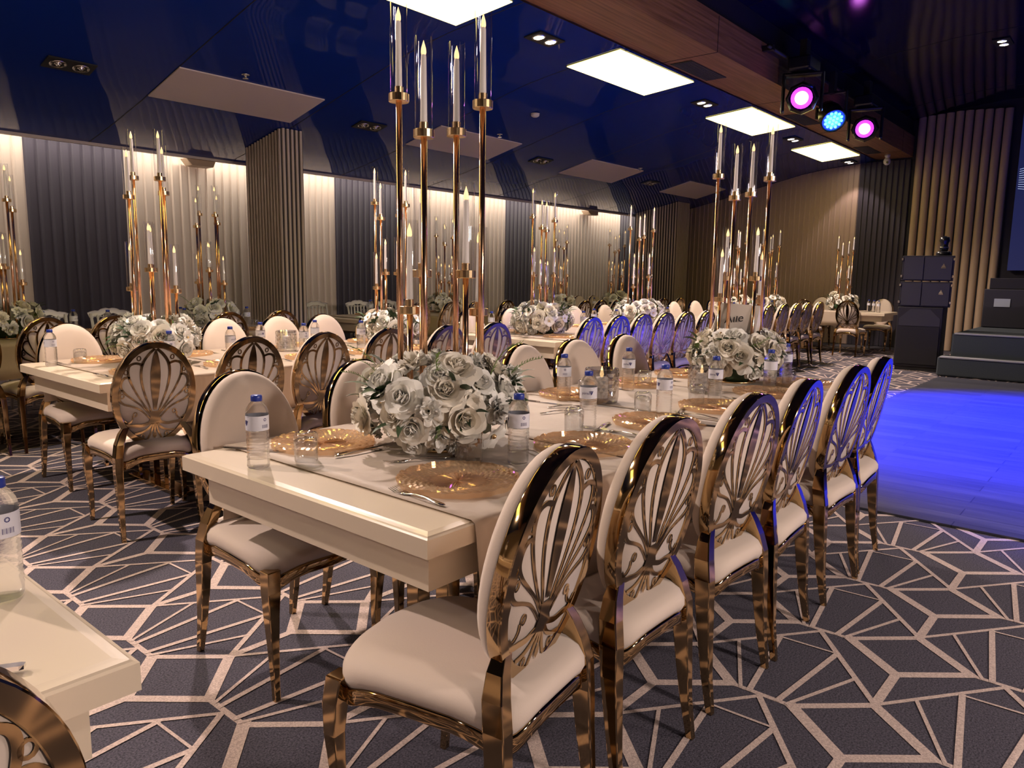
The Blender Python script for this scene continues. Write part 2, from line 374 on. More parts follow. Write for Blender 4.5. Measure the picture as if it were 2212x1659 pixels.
# pleated curtains: sawtooth folds
def curtain(x0, x1, z0, ztop, mt, axis='x', pos=9.75, step=0.115, depth=0.020, label='', ztopf=None, face=-1):
    b = MB(); n = max(2, int(round(abs(x1-x0)/step))); st = (x1-x0)/n; prof = []
    for k in range(n):
        a = x0+k*st
        prof += [(a, 0.0), (a+st*.12, depth), (a+st*.30, depth*.62), (a+st*.85, depth*.25), (a+st*.97, 0.0)]
    prof.append((x1, 0.0)); vs = []
    for (u, d) in prof:
        zt = ztopf(u) if ztopf else ztop
        p = pos+face*d
        vs += [(u, p, z0), (u, p, zt)] if axis == 'x' else [(p, u, z0), (p, u, zt)]
    b.add(vs, [(2*k, 2*k+2, 2*k+3, 2*k+1) for k in range(len(prof)-1)], 0, False)
    # back side gives the cloth its thickness
    m = len(prof); vs2 = []
    for (u, d) in (prof[0], prof[-1]):
        zt = ztopf(u) if ztopf else ztop
        p = pos-face*0.02
        vs2 += [(u, p, z0), (u, p, zt)] if axis == 'x' else [(p, u, z0), (p, u, zt)]
    b.add(vs2, [(0, 1, 3, 2)], 0)
    o = ob('pleated_curtain', b.mesh('pleated_curtain', mt)); tag(o, label, 'curtain'); return o
LC = [(-5.9, 3.02, 'cream', 'cream pleated curtain at the far left edge of the left wall'),
      (3.02, 4.10, 'dark', 'dark aubergine pleated curtain left of the slatted pillar'),
      (4.10, 7.22, 'cream', 'wide cream pleated curtain behind the nearer slatted pillar'),
      (7.22, 8.55, 'dark', 'dark pleated curtain just right of the nearer slatted pillar'),
      (8.55, 11.25, 'cream', 'cream pleated curtain behind the tall front candelabra'),
      (11.25, 12.2, 'dark', 'narrow dark pleated curtain in the middle of the left wall'),
      (12.2, 15.4, 'cream', 'cream pleated curtain near the far pillar on left wall'),
      (15.4, 16.45, 'dark', 'narrow dark pleated curtain hanging beside the far pillar')]
for x0, x1, c, lab in LC:
    curtain(x0, x1, 0.01, 3.0, M[c+'_curtain'], label=lab)
EC = XE-.02
curtain(4.76, 9.3, 0.01, 3, M['end_curtain'], 'y', EC, 0.105, 0.022, 'wide cream pleated curtain across the end wall', lambda y: ceil_z(y)-.005)
curtain(3.82, 4.76, 0.01, 3.68, M['dark_curtain'], 'y', EC, 0.10, 0.035, 'dark pleated curtain on end wall behind the speaker stack')
# tan wide slats beside the screen
sl = thing('slatted_wall_panel', 'tall tan slatted panel on end wall left of the blue screen', 'wall panel', (XE, 3.0, 0))
b = MB(); b.box(-.05, -.01, -.80, .80, 0.01, 4.40, 0); ob('backing', b.mesh('backing', M['slat_gap']), sl)
for k in range(10):
    y = -.72+.156*k; b = MB(); pr2 = []
    for q in range(7):
        a = pi*q/6; pr2.append((-.05-.05*sin(a), y-.065*cos(a)))
    vs = [(x, yy, .01) for x, yy in pr2]+[(x, yy, 4.42+.06*(1-abs(y))) for x, yy in pr2]
    b.add(vs, [(q, q+1, q+8, q+7) for q in range(6)], 0, True)
    b.add([(-.05, y-.065, 4.42), (-.05, y+.065, 4.42), (-.1, y, 4.42)], [(0, 1, 2)], 0)
    ob('slat', b.mesh('slat', M['tan_slat']), sl)
# slatted pillars
def pillar(x0, x1, y0, y1, label):
    t = thing('slatted_pillar', label, 'pillar', ((x0+x1)/2, (y0+y1)/2, 0))
    cx, cyy = (x1-x0)/2, (y1-y0)/2
    def zt(y): return ceil_z(y+(y0+y1)/2)-.004
    b = MB(); vs = []
    for (x, y) in ((-cx+.02,-cyy+.02),(cx-.02,-cyy+.02),(cx-.02,cyy),(-cx+.02,cyy)): vs += [(x, y, .01), (x, y, zt(y))]
    b.add(vs, [(0,2,3,1),(2,4,5,3),(4,6,7,5),(6,0,1,7),(1,3,5,7)], 0); ob('core', b.mesh('core', M['pillar_core']), t)
    n = int((y1-y0)/.066)
    for k in range(n):
        y = -cyy+.045+k*(y1-y0-.04)/n; b = MB(); z = zt(y)-.003; b.box(-cx, -cx+.022, y-.015, y+.015, .01, z); ob('slat', b.mesh('slat', M['pillar_slat']), t)
    n = int((x1-x0)/.064)
    for k in range(n):
        x = -cx+.045+k*(x1-x0-.04)/n; b = MB(); z = zt(-cyy)-.003; b.box(x-.015, x+.015, -cyy, -cyy+.022, .01, z); ob('slat', b.mesh('slat', M['pillar_slat']), t)
    return t
pillar(5.22, 5.56, 8.08, 8.90, 'nearer slatted pillar with beige fins, left of the front candelabra')
pillar(15.3, 15.9, 8.20, 9.3, 'farther slatted pillar with beige fins in the far left corner')

# ceiling lights
def quad_panel(x0, x1, y0, y1, drop, th):
    b = MB(); vs = []
    for (x, y) in ((x0,y0),(x1,y0),(x1,y1),(x0,y1)): vs.append((x, y, ceil_z(y)-drop))
    for (x, y) in ((x0,y0),(x1,y0),(x1,y1),(x0,y1)): vs.append((x, y, ceil_z(y)-drop+th))
    b.add(vs, [(0,3,2,1),(4,5,6,7),(0,1,5,4),(1,2,6,5),(2,3,7,6),(3,0,4,7)], 0); return b
lit_names = {0: ('bright rectangular ceiling light at the very top edge of the picture'), 1: 'largest fully visible lit ceiling panel beside the wooden beam', 2: 'third lit ceiling panel along the beam, above the right candelabra', 3: 'farthest lit ceiling panel along the beam, nearest the end wall'}
for k in range(-2, 4):
    x = 3.60+3.41*k
    t = thing('ceiling_light', lit_names.get(k, 'lit ceiling panel behind the viewer, %s one' % ('first' if k == -1 else 'second')), 'ceiling light', (0, 0, 0), 0, 'lit ceiling panels along the beam')
    ob('diffuser', quad_panel(x, x+1.66, 4.51, 5.20, .012, .006).mesh('diffuser', M['lit']), t)
    ob('frame', quad_panel(x-.015, x+1.675, 4.505, 5.215, .004, .003).mesh('frame', M['black']), t)
un_names = {0: 'nearest unlit taupe ceiling panel above the left tables', 1: 'unlit taupe ceiling panel behind the tall front candelabra', 2: 'third unlit taupe ceiling panel from the left', 3: 'farthest unlit taupe ceiling panel by the far pillar'}
for k in range(-1, 4):
    x = 3.60+3.44*k
    o = ob('ceiling_panel', quad_panel(x, x+1.64, 7.22, 7.90, .014, .012).mesh('ceiling_panel', M['unlit']))
    tag(o, un_names.get(k, 'unlit taupe ceiling panel behind the viewer'), 'ceiling panel', 'unlit ceiling panels')
def downlight(x, y, on, label, z=None, ang=None):
    zz = ceil_z(y) if z is None else z
    sl_ = math.atan((ceil_z(y+.05)-ceil_z(y-.05))/.1) if z is None else 0
    t = thing('recessed_downlight', label, 'downlight', (x, y, zz-.004), 0, 'twin recessed downlights'); t.rotation_euler = (sl_, 0, 0)
    b = MB(); b.box(-.20, .20, -.105, .105, -.012, 0)
    ob('housing', b.mesh('housing', M['black']), t)
    for s in (-1, 1):
        b = MB(); b.lathe([(.070, -.013), (.066, -.022), (.058, -.018), (.050, -.013)], 20, (s*.095, 0), capb=False, capt=False)
        r = ob('lamp', b.mesh('lamp', M['bulb_off']), t)
        b = MB(); b.lathe([(.0001, -.0165), (.054, -.0145)], 20, (s*.095, 0)); ob('bulb', b.mesh('bulb', M['bulb_on'] if on else M['bulb_off']), r)
        if not on:
            b = MB(); b.lathe([(.0001, -.030), (.016, -.026), (.018, -.016)], 12, (s*.095, 0), capt=False); ob('reflector_cap', b.mesh('reflector_cap', M['steel']), r)
    return t
for x, lab in ((2.78, 'unlit twin downlight at the top left, nearest the left edge'), (6.18, 'unlit twin downlight left of the tall front candelabra'),
               (9.62, 'unlit twin downlight right of the tall front candelabra'), (13.05, 'farthest unlit twin downlight of the left row')):
    downlight(x, 7.61, False, lab)
for x, lab in ((6.17, 'lit twin downlight right of the tall front candelabra, near the beam'), (9.68, 'lit twin downlight between second and third lit ceiling panels'),
               (12.97, 'lit twin downlight between third and fourth lit ceiling panels'), (16.04, 'small lit twin downlight beyond the farthest lit panel')):
    downlight(x, 4.86, True, lab)
downlight(12.6, 1.91, True, 'lit twin downlight alone on the dark right-hand ceiling', 4.603)
for x, y, lab in ((4.2, 7.08, 'small round sprinkler between unlit panel and slatted pillar'), (8.05, 7.10, 'small sprinkler beside the second unlit ceiling panel'), (11.9, 7.15, 'small sprinkler at the tip of third unlit panel')):
    b = MB(); b.lathe([(.04, -.004), (.038, -.012), (.012, -.014), (.010, -.04), (.028, -.042), (.028, -.047)], 14)
    o = ob('sprinkler', b.mesh('sprinkler', M['steel']), None, (x, y, ceil_z(y))); tag(o, lab, 'sprinkler', 'ceiling sprinklers')
t = thing('smoke_detector', 'round white smoke detector on ceiling right of the tall candelabra', 'smoke detector', (7.94, 6.39, ceil_z(6.39)-.003))
b = MB(); b.lathe([(.055, 0), (.056, -.025), (.048, -.035), (.03, -.045), (.0001, -.047)][::-1], 20); ob('body', b.mesh('body', M['device']), t)
b = MB(); b.lathe([(.060, 0), (.060, -.006)][::-1], 20); ob('base_plate', b.mesh('base_plate', M['device']), t)
for k, (x, lab) in enumerate(((6.15, 'dark air vent in the beam beside the largest lit panel'), (9.55, 'dark air vent in the beam beside the third lit panel'), (12.95, 'dark air vent in beam beside the farthest lit panel'))):
    t = thing('air_vent', lab, 'air vent', (x+2.2, 4.28, 3.718), 0, 'air vents in the wooden beam')
    b = MB(); b.box(-.45, .45, -.13, .13, -.006, 0); ob('frame', b.mesh('frame', M['black']), t)
    b = MB()
    for q in range(9): b.box(-.42, .42, -.115+q*.027, -.105+q*.027, -.010, -.004)
    ob('louvre', b.mesh('louvre', M['mesh_grey']), t)
for lab, x, y in (('small tan ceiling-mounted speaker box left of the nearer pillar', 4.97, 9.56), ('small tan wall speaker box above the far cream curtain', 13.9, 9.56)):
    b = MB(); b.add([(-.14,-.10,.0),(.14,-.10,.0),(.14,.10,.0),(-.14,.10,.0),(-.20,-.06,.09),(.20,-.06,.09),(.20,.12,.09),(-.20,.12,.09)], [(0,3,2,1),(4,5,6,7),(0,1,5,4),(1,2,6,5),(2,3,7,6),(3,0,4,7)])
    o = bev(ob('speaker_box', b.mesh('speaker_box', M['tan_slat']), None, (x, y, 2.66)), .008); tag(o, lab, 'speaker')
t = thing('security_camera', 'white dome security camera under the far end of the beam', 'security camera', (15.9, 4.12, 3.72))
b = MB(); b.lathe([(.0001, -.20), (.035, -.19), (.06, -.16), (.065, -.12), (.05, -.08), (.03, -.06)], 16); ob('dome', b.mesh('dome', M['device']), t)
b = MB(); b.lathe([(.03, -.07), (.05, -.03), (.05, 0)], 16); ob('mount', b.mesh('mount', M['device']), t)
b = MB(); b.lathe([(.02, -.005), (.02, .012)], 12); lo = ob('lens', b.mesh('lens', M['black_gloss']), t, (-.055, -.02, -.15)); lo.rotation_euler = (0, R(-90), 0)

# stage lights under the beam's right side
rail = thing('lighting_rail', 'dark metal rail carrying the stage lights on the beam side', 'rail', (10.9, 3.70, 4.02))
b = MB(); b.tube([(-2.0, 0, 0), (2.2, 0, 0)], .022, 10); ob('pipe', b.mesh('pipe', M['black']), rail)
for dx in (-1.9, -.6, .7, 2.0):
    b = MB(); b.box(dx-.03, dx+.03, -.03, .098, -.03, .03); ob('clamp', b.mesh('clamp', M['black']), rail)
def moving_head(x, y, z, aim, label, dim=False):
    t = thing('moving_head_light', label, 'stage light', (x, y, z), 0, 'stage lights under the beam'); t.scale = (1.35, 1.35, 1.35)
    b = MB(); b.box(-.15, .15, -.10, .10, -.02, .10); bev(ob('base', b.mesh('base', M['black_gloss']), t), .02)
    b = MB(); b.box(-.05, .05, -.03, .03, .10, .26); ob('hook_clamp', b.mesh('hook_clamp', M['black']), t)
    d = (Vector(aim)-Vector((x, y, z-.22))).normalized(); q = d.to_track_quat('-Z', 'X')
    az = math.atan2(d.y, d.x)
    b = MB()
    for s in (-1, 1):
        b.box(-.05, .05, s*.165-.015, s*.165+.015, -.36, -.02)
    b.box(-.05, .05, -.165, .165, -.05, -.02)
    yk = bev(ob('yoke', b.mesh('yoke', M['black_gloss']), t, (0, 0, 0), (0, 0, az)), .012)
    b = MB(); b.lathe([(.09, .20), (.13, .16), (.145, .05), (.14, -.08), (.125, -.14), (.118, -.165), (.112, -.165), (.108, -.13)], 8, smooth=False, capb=True, capt=False)
    h = ob('head', b.mesh('head', M['black_gloss']), t, (0, 0, -.24)); h.rotation_mode = 'QUATERNION'; h.rotation_quaternion = q
    b = MB(); b.lathe([(.092, -.157), (.0001, -.172)], 20); ob('lens', b.mesh('lens', M['lens_violet_dim']), h)
    b = MB(); b.lathe([(.058, -.172), (.0001, -.180)], 20); ob('lens_core', b.mesh('lens_core', M['lens_violet']), h)
    return t
moving_head(9.60, 3.52, 3.86, (1.0, .6, 1.8), 'leftmost purple-lit moving head light under the beam')
moving_head(12.25, 3.52, 3.90, (1.0, .6, 1.6), 'rightmost purple-lit moving head light under the beam')
t = thing('par_light', 'blue led par light between the two purple moving heads', 'stage light', (11.1, 3.655, 3.88), 0, 'stage lights under the beam'); t.scale = (1.3, 1.3, 1.3)
b = MB(); b.box(-.04, .04, -.03, .03, .0, .22); ob('hook_clamp', b.mesh('hook_clamp', M['black']), t)
b = MB()
for s in (-1, 1): b.box(-.02, .02, s*.15-.008, s*.15+.008, -.24, .02)
b.box(-.02, .02, -.15, .15, 0, .02); ob('yoke', b.mesh('yoke', M['black']), t)
b = MB(); b.lathe([(.05, .17), (.10, .14), (.125, .05), (.13, -.12), (.12, -.125), (.116, -.10)], 24, capt=False)
h = ob('head', b.mesh('head', M['black_gloss']), t, (0, 0, -.22)); h.rotation_mode = 'QUATERNION'; h.rotation_quaternion = Vector((-.62, -.50, -.62)).to_track_quat('-Z', 'X')
b = MB(); b.lathe([(.114, -.105), (.0001, -.108)], 24); ob('face', b.mesh('face', M['ring_blue']), h)
for k in range(19):
    rr, aa = (0, 0) if k == 0 else ((.042, (k-1)*pi/3) if k < 7 else (.084, (k-7)*pi/6))
    b = MB(); b.lathe([(.014, -.108), (.011, -.120), (.0001, -.124)], 10, (rr*cos(aa), rr*sin(aa))); ob('led', b.mesh('led', M['lens_blue']), h)

# speaker stack and stage
def sub_box(x, y, z, wdt, hgt, dep, name, label, rz=0):
    t = thing(name, label, 'loudspeaker', (x, y, z), rz, 'stacked loudspeakers')
    return t
t = sub_box(12.75, 2.62, 0, 0, 0, 0, 'subwoofer', 'tall black subwoofer at the bottom of the speaker stack', R(6))
b = MB(); b.box(-.36, .36, -.30, .30, .06, .95); bev(ob('cabinet', b.mesh('cabinet', M['speaker']), t), .012)
b = MB(); b.box(-.375, -.358, -.27, .27, .10, .66); ob('grille', b.mesh('grille', M['black']), t)
b = MB(); b.add([(-.366,-.27,.67),(-.366,.27,.67),(-.366,.27,.78),(-.366,.13,.92),(-.366,-.13,.92),(-.366,-.27,.78),(-.36,-.27,.67),(-.36,.27,.67),(-.36,.27,.78),(-.36,.13,.92),(-.36,-.13,.92),(-.36,-.27,.78)],
    [(0,1,2,3,4,5),(0,6,7,1),(1,7,8,2),(2,8,9,3),(3,9,10,4),(4,10,11,5),(5,11,6,0)]); ob('front_baffle', b.mesh('front_baffle', M['mesh_grey']), t)
b = MB(); b.box(-.34, .34, -.28, .28, .002, .06); ob('plinth', b.mesh('plinth', M['black']), t)
for z, lab, dx in ((.955, 'lower black line array speaker on top of the subwoofer', 0), (1.335, 'upper black line array speaker at top of speaker stack', .02)):
    t = thing('line_array_speaker', lab, 'loudspeaker', (12.75+dx, 2.58, z), R(6), 'stacked loudspeakers')
    b = MB(); b.add([(-.34,-.34,.0),(.30,-.24,.05),(.30,.24,.05),(-.34,.34,.0),(-.34,-.34,.37),(.30,-.24,.32),(.30,.24,.32),(-.34,.34,.37)], [(0,3,2,1),(4,5,6,7),(0,1,5,4),(1,2,6,5),(2,3,7,6),(3,0,4,7)])
    bev(ob('cabinet', b.mesh('cabinet', M['speaker']), t), .008)
    for y0, y1 in ((-.31, .04), (.055, .31)):
        b = MB(); b.box(-.352, -.338, y0, y1, .02, .35); ob('grille', b.mesh('grille', M['mesh_grey']), t)
    b = MB(); b.add([(-.356,-.235,.20),(-.356,-.175,.20),(-.356,-.205,.255)], [(0,1,2)]); b.box(-.356, -.354, -.235, -.175, .185, .197); ob('badge', b.mesh('badge', M['steel']), t)
    for y in (-.335, .335):
        for zz in (.05, .30):
            b = MB(); b.box(-.36, -.31, y-.012, y+.012, zz, zz+.035); ob('rigging_pin', b.mesh('rigging_pin', M['steel']), t)
t = thing('scanner_light', 'small black moving light standing on the speaker stack', 'stage light', (12.78, 2.42, 1.71), 0)
b = MB(); b.lathe([(.10, 0), (.10, .05), (.07, .07)], 16); ob('base', b.mesh('base', M['black_gloss']), t)
b = MB(); b.lathe([(.05, .07), (.06, .11), (.05, .15), (.055, .19), (.07, .22), (.06, .27), (.02, .29)], 14); ob('head', b.mesh('head', M['black_gloss']), t)
b = MB(); b.lathe([(.062, .118), (.062, .130)], 14); ob('ring', b.mesh('ring', M['steel']), t)
def stage_block(x0, x1, y0, y1, z0, z1, label, name):
    t = thing(name, label, 'stage', (x0, y1, z0))
    b = MB(); b.box(0, x1-x0, y0-y1, 0, 0, z1-z0); bev(ob('riser', b.mesh('riser', M['stage_carpet']), t), .03, 3)
    b = MB(); b.box(-.012, .10, y0-y1, -.03, z1-z0-.018, z1-z0+.006); bev(ob('nosing', b.mesh('nosing', M['stage_edge']), t), .006)
    return t
stage_block(11.95, 12.3, YR+.02, 2.22, 0.005, .28, 'lower dark carpeted step up to the stage', 'stage_step')
stage_block(12.28, XE-.12, YR+.02, 2.12, 0.005, .60, 'raised dark carpeted stage floor right of the speaker stack', 'stage')
b = MB(); b.box(XE-.14, XE-.04, YR+.1, 2.05, 1.55, 4.45, 0)
t = thing('led_screen', 'large dark blue led screen with white light traces behind the stage', 'screen', (0, 0, 0))
ob('panel', b.mesh('panel', M['screen']), t)
b = MB(); random.seed(3)
for k in range(10):
    z0 = 3.0+k*.035
    pts = [(XE-.145, 2.02-.12*q, z0+.12*sin(q*.5+.2)*(k/10)-.02*q) for q in range(14)]
    b.tube(pts, .004, 4)
for k in range(160):
    a = random.gauss(0, 1); y = 1.55-abs(random.gauss(0, .28)); z = 2.05+random.gauss(0, .25); r = random.uniform(.004, .018); b.box(XE-.145, XE-.141, y-r, y+r, z-r, z+r)
o = ob('light_traces', b.mesh('light_traces', M['screen_mark']), t); o['kind'] = 'stuff'
t = thing('dj_desk', 'dark box desk with a pale sheet standing on the stage', 'desk', (14.6, 1.72, .60))
b = MB(); b.box(-.3, .3, -.95, .35, .006, .62); bev(ob('body', b.mesh('body', M['mesh_grey']), t), .01)
b = MB(); b.box(-.306, -.298, -.02, .20, .34, .47); ob('paper_sheet', b.mesh('paper_sheet', M['paper']), t)
b = MB(); b.box(-.2, .4, -1.2, .30, .62, .80); bev(ob('upper_box', b.mesh('upper_box', M['speaker']), t), .01)
t = thing('monitor_case', 'small black equipment case at left end of the stage desk', 'case', (14.5, 2.0, .60))
b = MB(); b.box(-.15, .15, -.11, .06, .006, .33); bev(ob('body', b.mesh('body', M['black_gloss']), t), .02)
b = MB(); b.box(-.02, .02, -.09, .04, .33, .36); ob('handle', b.mesh('handle', M['black']), t)

# ------------------------------------------------------------------ chairs
def ribbon(b, pts, wd, y0, y1, closed=False):
    """flat plate strip in the x-z plane following pts, extruded from y0 to y1"""
    P2 = [Vector(p) for p in pts]; n = len(P2); L = []; Rr = []
    for k, p in enumerate(P2):
        if closed: t = P2[(k+1) % n]-P2[k-1]
        else: t = P2[min(k+1, n-1)]-P2[max(k-1, 0)]
        t.normalize(); q = Vector((-t.y, t.x)); w_ = (wd[k] if isinstance(wd, list) else wd)/2
        L.append(p+q*w_); Rr.append(p-q*w_)
    vs = [(p.x, y0, p.y) for p in L]+[(p.x, y0, p.y) for p in Rr]+[(p.x, y1, p.y) for p in L]+[(p.x, y1, p.y) for p in Rr]
    fs = []; m = n if closed else n-1
    for k in range(m):
        j = (k+1) % n
        fs += [(k, j, n+j, n+k), (k, 2*n+k, 2*n+j, j), (n+k, n+j, 3*n+j, 3*n+k)]
    b.add(vs, fs, 0)
def smooth(pts, n=5):
    """Catmull-Rom through 2D points"""
    out = []; p = [pts[0]]+list(pts)+[pts[-1]]
    for k in range(1, len(p)-2):
        for q in range(n):
            t = q/n; a, b_, c, d = p[k-1], p[k], p[k+1], p[k+2]
            out.append(tuple(.5*((2*b_[i])+(-a[i]+c[i])*t+(2*a[i]-5*b_[i]+4*c[i]-d[i])*t*t+(-a[i]+3*b_[i]-3*c[i]+d[i])*t**3) for i in (0, 1)))
    out.append(tuple(pts[-1])); return out
EA, EB = 0.170, 0.240      # inner opening of the back ring
def filigree_mesh():
    b = MB(); S = lambda pts: [(x*EA, z*EB) for x, z in pts]
    y0, y1 = -.0262, -.0240
    # central solid almond
    al = smooth([(0, .985), (.06, .86), (.115, .66), (.14, .42), (.12, .12), (.075, -.14), (.04, -.33)], 4)
    n = len(al); vs = [(x*EA, y0, z*EB) for x, z in al]+[(-x*EA, y0, z*EB) for x, z in al]
    b.add(vs, [(k, k+1, n+k+1, n+k) for k in range(n-1)], 0)
    L = [(smooth([(.03,.99),(.20,.87),(.34,.71),(.395,.52),(.37,.26),(.27,-.02),(.17,-.22),(.085,-.42)]), .0125, .40),
         (smooth([(.36,.66),(.54,.70),(.70,.66),(.745,.54),(.70,.36),(.56,.12),(.36,-.14),(.11,-.43)]), .0120, .40),
         (smooth([(.70,.40),(.82,.41),(.915,.33),(.925,.20),(.80,.06),(.56,-.10),(.34,-.25),(.13,-.45)]), .0115, .42),
         (smooth([(.915,.16),(.985,.06),(.97,-.06),(.86,-.15),(.66,-.21),(.46,-.28),(.28,-.40),(.13,-.53)]), .0110, .5),
         (smooth([(.98,-.14),(.985,-.30),(.93,-.46),(.82,-.56),(.70,-.57),(.62,-.50),(.62,-.42)]), .0080, .8),
         (smooth([(.05,-.60),(.20,-.63),(.36,-.66),(.54,-.65),(.72,-.63),(.86,-.52)]), .0150, 1.0),
         (smooth([(.06,-.62),(.18,-.74),(.36,-.81),(.56,-.83)]), .0110, 1.0),
         (smooth([(.03,-.62),(.09,-.80),(.20,-.98)]), .0080, .9)]
    for pts, wd, tp in L:
        n_ = len(pts)
        for sg in (1, -1):
            ribbon(b, [(x*EA*sg, z*EB) for x, z in pts], [wd*(1 if q < n_*.35 else 1-(1-tp)*(q-n_*.35)/(n_*.65)) for q in range(n_)], y0, y1)
    for cx, cz in ((.46,.80),(.80,.52),(.90,.02),(.55,-.40),(.34,-.90)):
        for sg in (1, -1):
            ribbon(b, [(cx*EA*sg+.0085*cos(a), cz*EB+.0115*sin(a)) for a in [2*pi*k/12 for k in range(12)]], .0045, y0, y1, True)
    # hub and stem
    hub = [(-.15,-.36),(.15,-.36),(.13,-.50),(.20,-.63),(-.20,-.63),(-.13,-.50)]
    b.add([(x*EA, y0-.0003, z*EB) for x, z in hub], [tuple(range(6))], 0)
    ribbon(b, S([(0, -.60), (0, -.80)]), .008, y0, y1)
    dr = [(0,-.78),(.05,-.86),(.05,-.92),(0,-.97),(-.05,-.92),(-.05,-.86)]
    b.add([(x*EA, y0, z*EB) for x, z in dr], [tuple(range(6))], 0)
    return b
def chair_proto():
    t = thing('banquet_chair', '', 'chair', (0, 0, 0), 0)
    # seat cushion
    n = 56; b = MB(); rings = []
    def outl(a, s=1.0):
        c_, s_ = cos(a), sin(a); e = 2/4.6
        x = math.copysign(abs(c_)**e, c_); y = math.copysign(abs(s_)**e, s_)
        wv = .018*max(0, cos(4*a))*0
        hw = .212+.022*y
        return x*hw*s, (y*.240+(.022*(1-abs(x))**1.2 if y > 0 else 0))*s-.012
    wave = lambda a: .014*cos(4*a)
    prof = [(.90, -.012, 1), (.985, -.006, 1), (1.02, .012, 1), (1.015, .032, .8), (.97, .050, .4), (.88, .062, .1), (.65, .072, 0), (.35, .077, 0), (.1, .078, 0)]
    vs = []
    for (sc_, dz, wv) in prof:
        for i in range(n):
            a = 2*pi*i/n; x, y = outl(a, sc_); vs.append((x, y, .418+dz+wave(a)*wv))
    fs = []
    for k in range(len(prof)-1):
        for i in range(n): j = (i+1) % n; fs.append((k*n+i, k*n+j, (k+1)*n+j, (k+1)*n+i))
    fs.append(tuple((len(prof)-1)*n+i for i in range(n)))
    b.add(vs, fs, 0, True); ob('seat', b.mesh('seat', M['velvet']), t)
    # gold rail under it
    b = MB(); vs = []
    for (sc_, dz) in ((.90, -.002), (.99, -.004), (1.0, -.010), (1.0, -.040), (.985, -.044), (.92, -.044), (.92, -.006)):
        for i in range(n):
            a = 2*pi*i/n; x, y = outl(a, sc_); vs.append((x, y, .414+dz+wave(a)*(1 if dz > -.02 else 1.3)))
    fs = []
    for k in range(6):
        for i in range(n): j = (i+1) % n; fs.append((k*n+i, k*n+j, (k+1)*n+j, (k+1)*n+i))
    b.add(vs, fs, 0, True); ob('seat_frame', b.mesh('seat_frame', M['gold']), t)
    for sx in (-1, 1):
        b = MB()
        path = [(sx*.205, .205, .425), (sx*.212, .215, .36), (sx*.214, .218, .28), (sx*.208, .214, .16), (sx*.206, .216, .05), (sx*.208, .222, 0)]
        sz = [(.046, .046), (.044, .044), (.036, .036), (.027, .027), (.021, .021), (.020, .020)]
        b.sweep(path, sz); bev(ob('leg', b.mesh('leg', M['gold']), t), .003, 2)
    for sx in (-1, 1):
        b = MB()
        path = [(sx*.130, -.188, .565), (sx*.152, -.192, .53), (sx*.172, -.200, .48), (sx*.184, -.212, .42), (sx*.188, -.218, .34), (sx*.188, -.226, .24), (sx*.190, -.238, .12), (sx*.192, -.258, 0)]
        sz = [(.030, .030), (.036, .040), (.038, .050), (.038, .052), (.036, .048), (.032, .040), (.026, .030), (.020, .022)]
        b.sweep(path, sz); bev(ob('leg', b.mesh('leg', M['gold']), t), .003, 2)
    TL = Matrix.Translation((0, -.208, .722)) @ Matrix.Rotation(R(11), 4, 'X')
    # cream pad
    b = MB(); n = 48; prof = [(.0001, .064, 0), (.5, .062, 0), (.8, .056, 0), (.93, .046, 0), (.985, .032, 0), (1.0, .016, 0), (.985, .004, 0), (.93, 0, 0), (.92, -.0215, 0), (.0001, -.0222, 0)]
    vs = []
    for (sc_, y, _) in prof:
        for i in range(n):
            a = 2*pi*i/n; vs.append((.190*sc_*cos(a), y, .260*sc_*sin(a)))
    fs = []
    for k in range(len(prof)-1):
        for i in range(n): j = (i+1) % n; fs.append((k*n+i, (k+1)*n+i, (k+1)*n+j, k*n+j))
    b.add(vs, fs, 0, True).xform(TL); ob('backrest', b.mesh('backrest', M['velvet']), t)
    # gold ring
    b = MB(); prof = [(.197, .267, .008), (.199, .269, .005), (.199, .269, -.025), (.197, .267, -.0275), (.172, .242, -.0275), (.170, .240, -.026), (.170, .240, -.012)]
    n = 64; vs = []
    for (a_, b_, y) in prof:
        for i in range(n): a = 2*pi*i/n; vs.append((a_*cos(a), y, b_*sin(a)))
    fs = []
    for k in range(len(prof)-1):
        for i in range(n): j = (i+1) % n; fs.append((k*n+i, (k+1)*n+i, (k+1)*n+j, k*n+j))
    for k_, f_ in enumerate(fs): pass
    b.add(vs, fs, 0, False).xform(TL)
    me = b.mesh('back_frame', M['gold'])
    me.polygons.foreach_set('use_smooth', [True]*len(me.polygons))
    try: me.set_sharp_from_angle(angle=R(35))
    except Exception: pass
    ob('back_frame', me, t)
    ob('back_ornament', filigree_mesh().xform(TL).mesh('back_ornament', M['gold']), t)
    return t
CH = chair_proto()
ORD = ['first', 'second', 'third', 'fourth', 'fifth', 'sixth', 'seventh', 'eighth']
def row(xs, y, rz, where, dxr=None, grp='gold-backed banquet chairs', rots=None):
    for k, x in enumerate(xs):
        lab = 'gold-framed oval-back cream chair, %s from the near end, %s' % (ORD[k], where)
        place(CH, (x, y-.032*cos(rz)+random.uniform(-.012, .012), 0), rz+(rots[k] if rots and k < len(rots) else R(random.uniform(-2.5, 2.5))), lab, grp+', '+where)
T1R = [1.20, 1.69, 2.24, 2.67, 3.27, 3.70]
row(T1R, 1.19, 0, 'right side of front table', rots=[R(8), R(0), R(-3), R(3), R(-2), R(3)])
row([1.39, 1.90, 2.42, 2.95, 3.40, 3.93], 2.14, pi, 'left side of front table', rots=[R(2), 0, 0, R(3), R(-2), 0])
row([1.68, 2.18, 2.64, 3.16, 3.66, 4.16], 3.98, 0, 'right side of left table', rots=[R(-6), R(-3)])
row([1.82, 2.34, 2.89, 3.36, 3.79, 4.31], 5.03, pi, 'left side of left table')
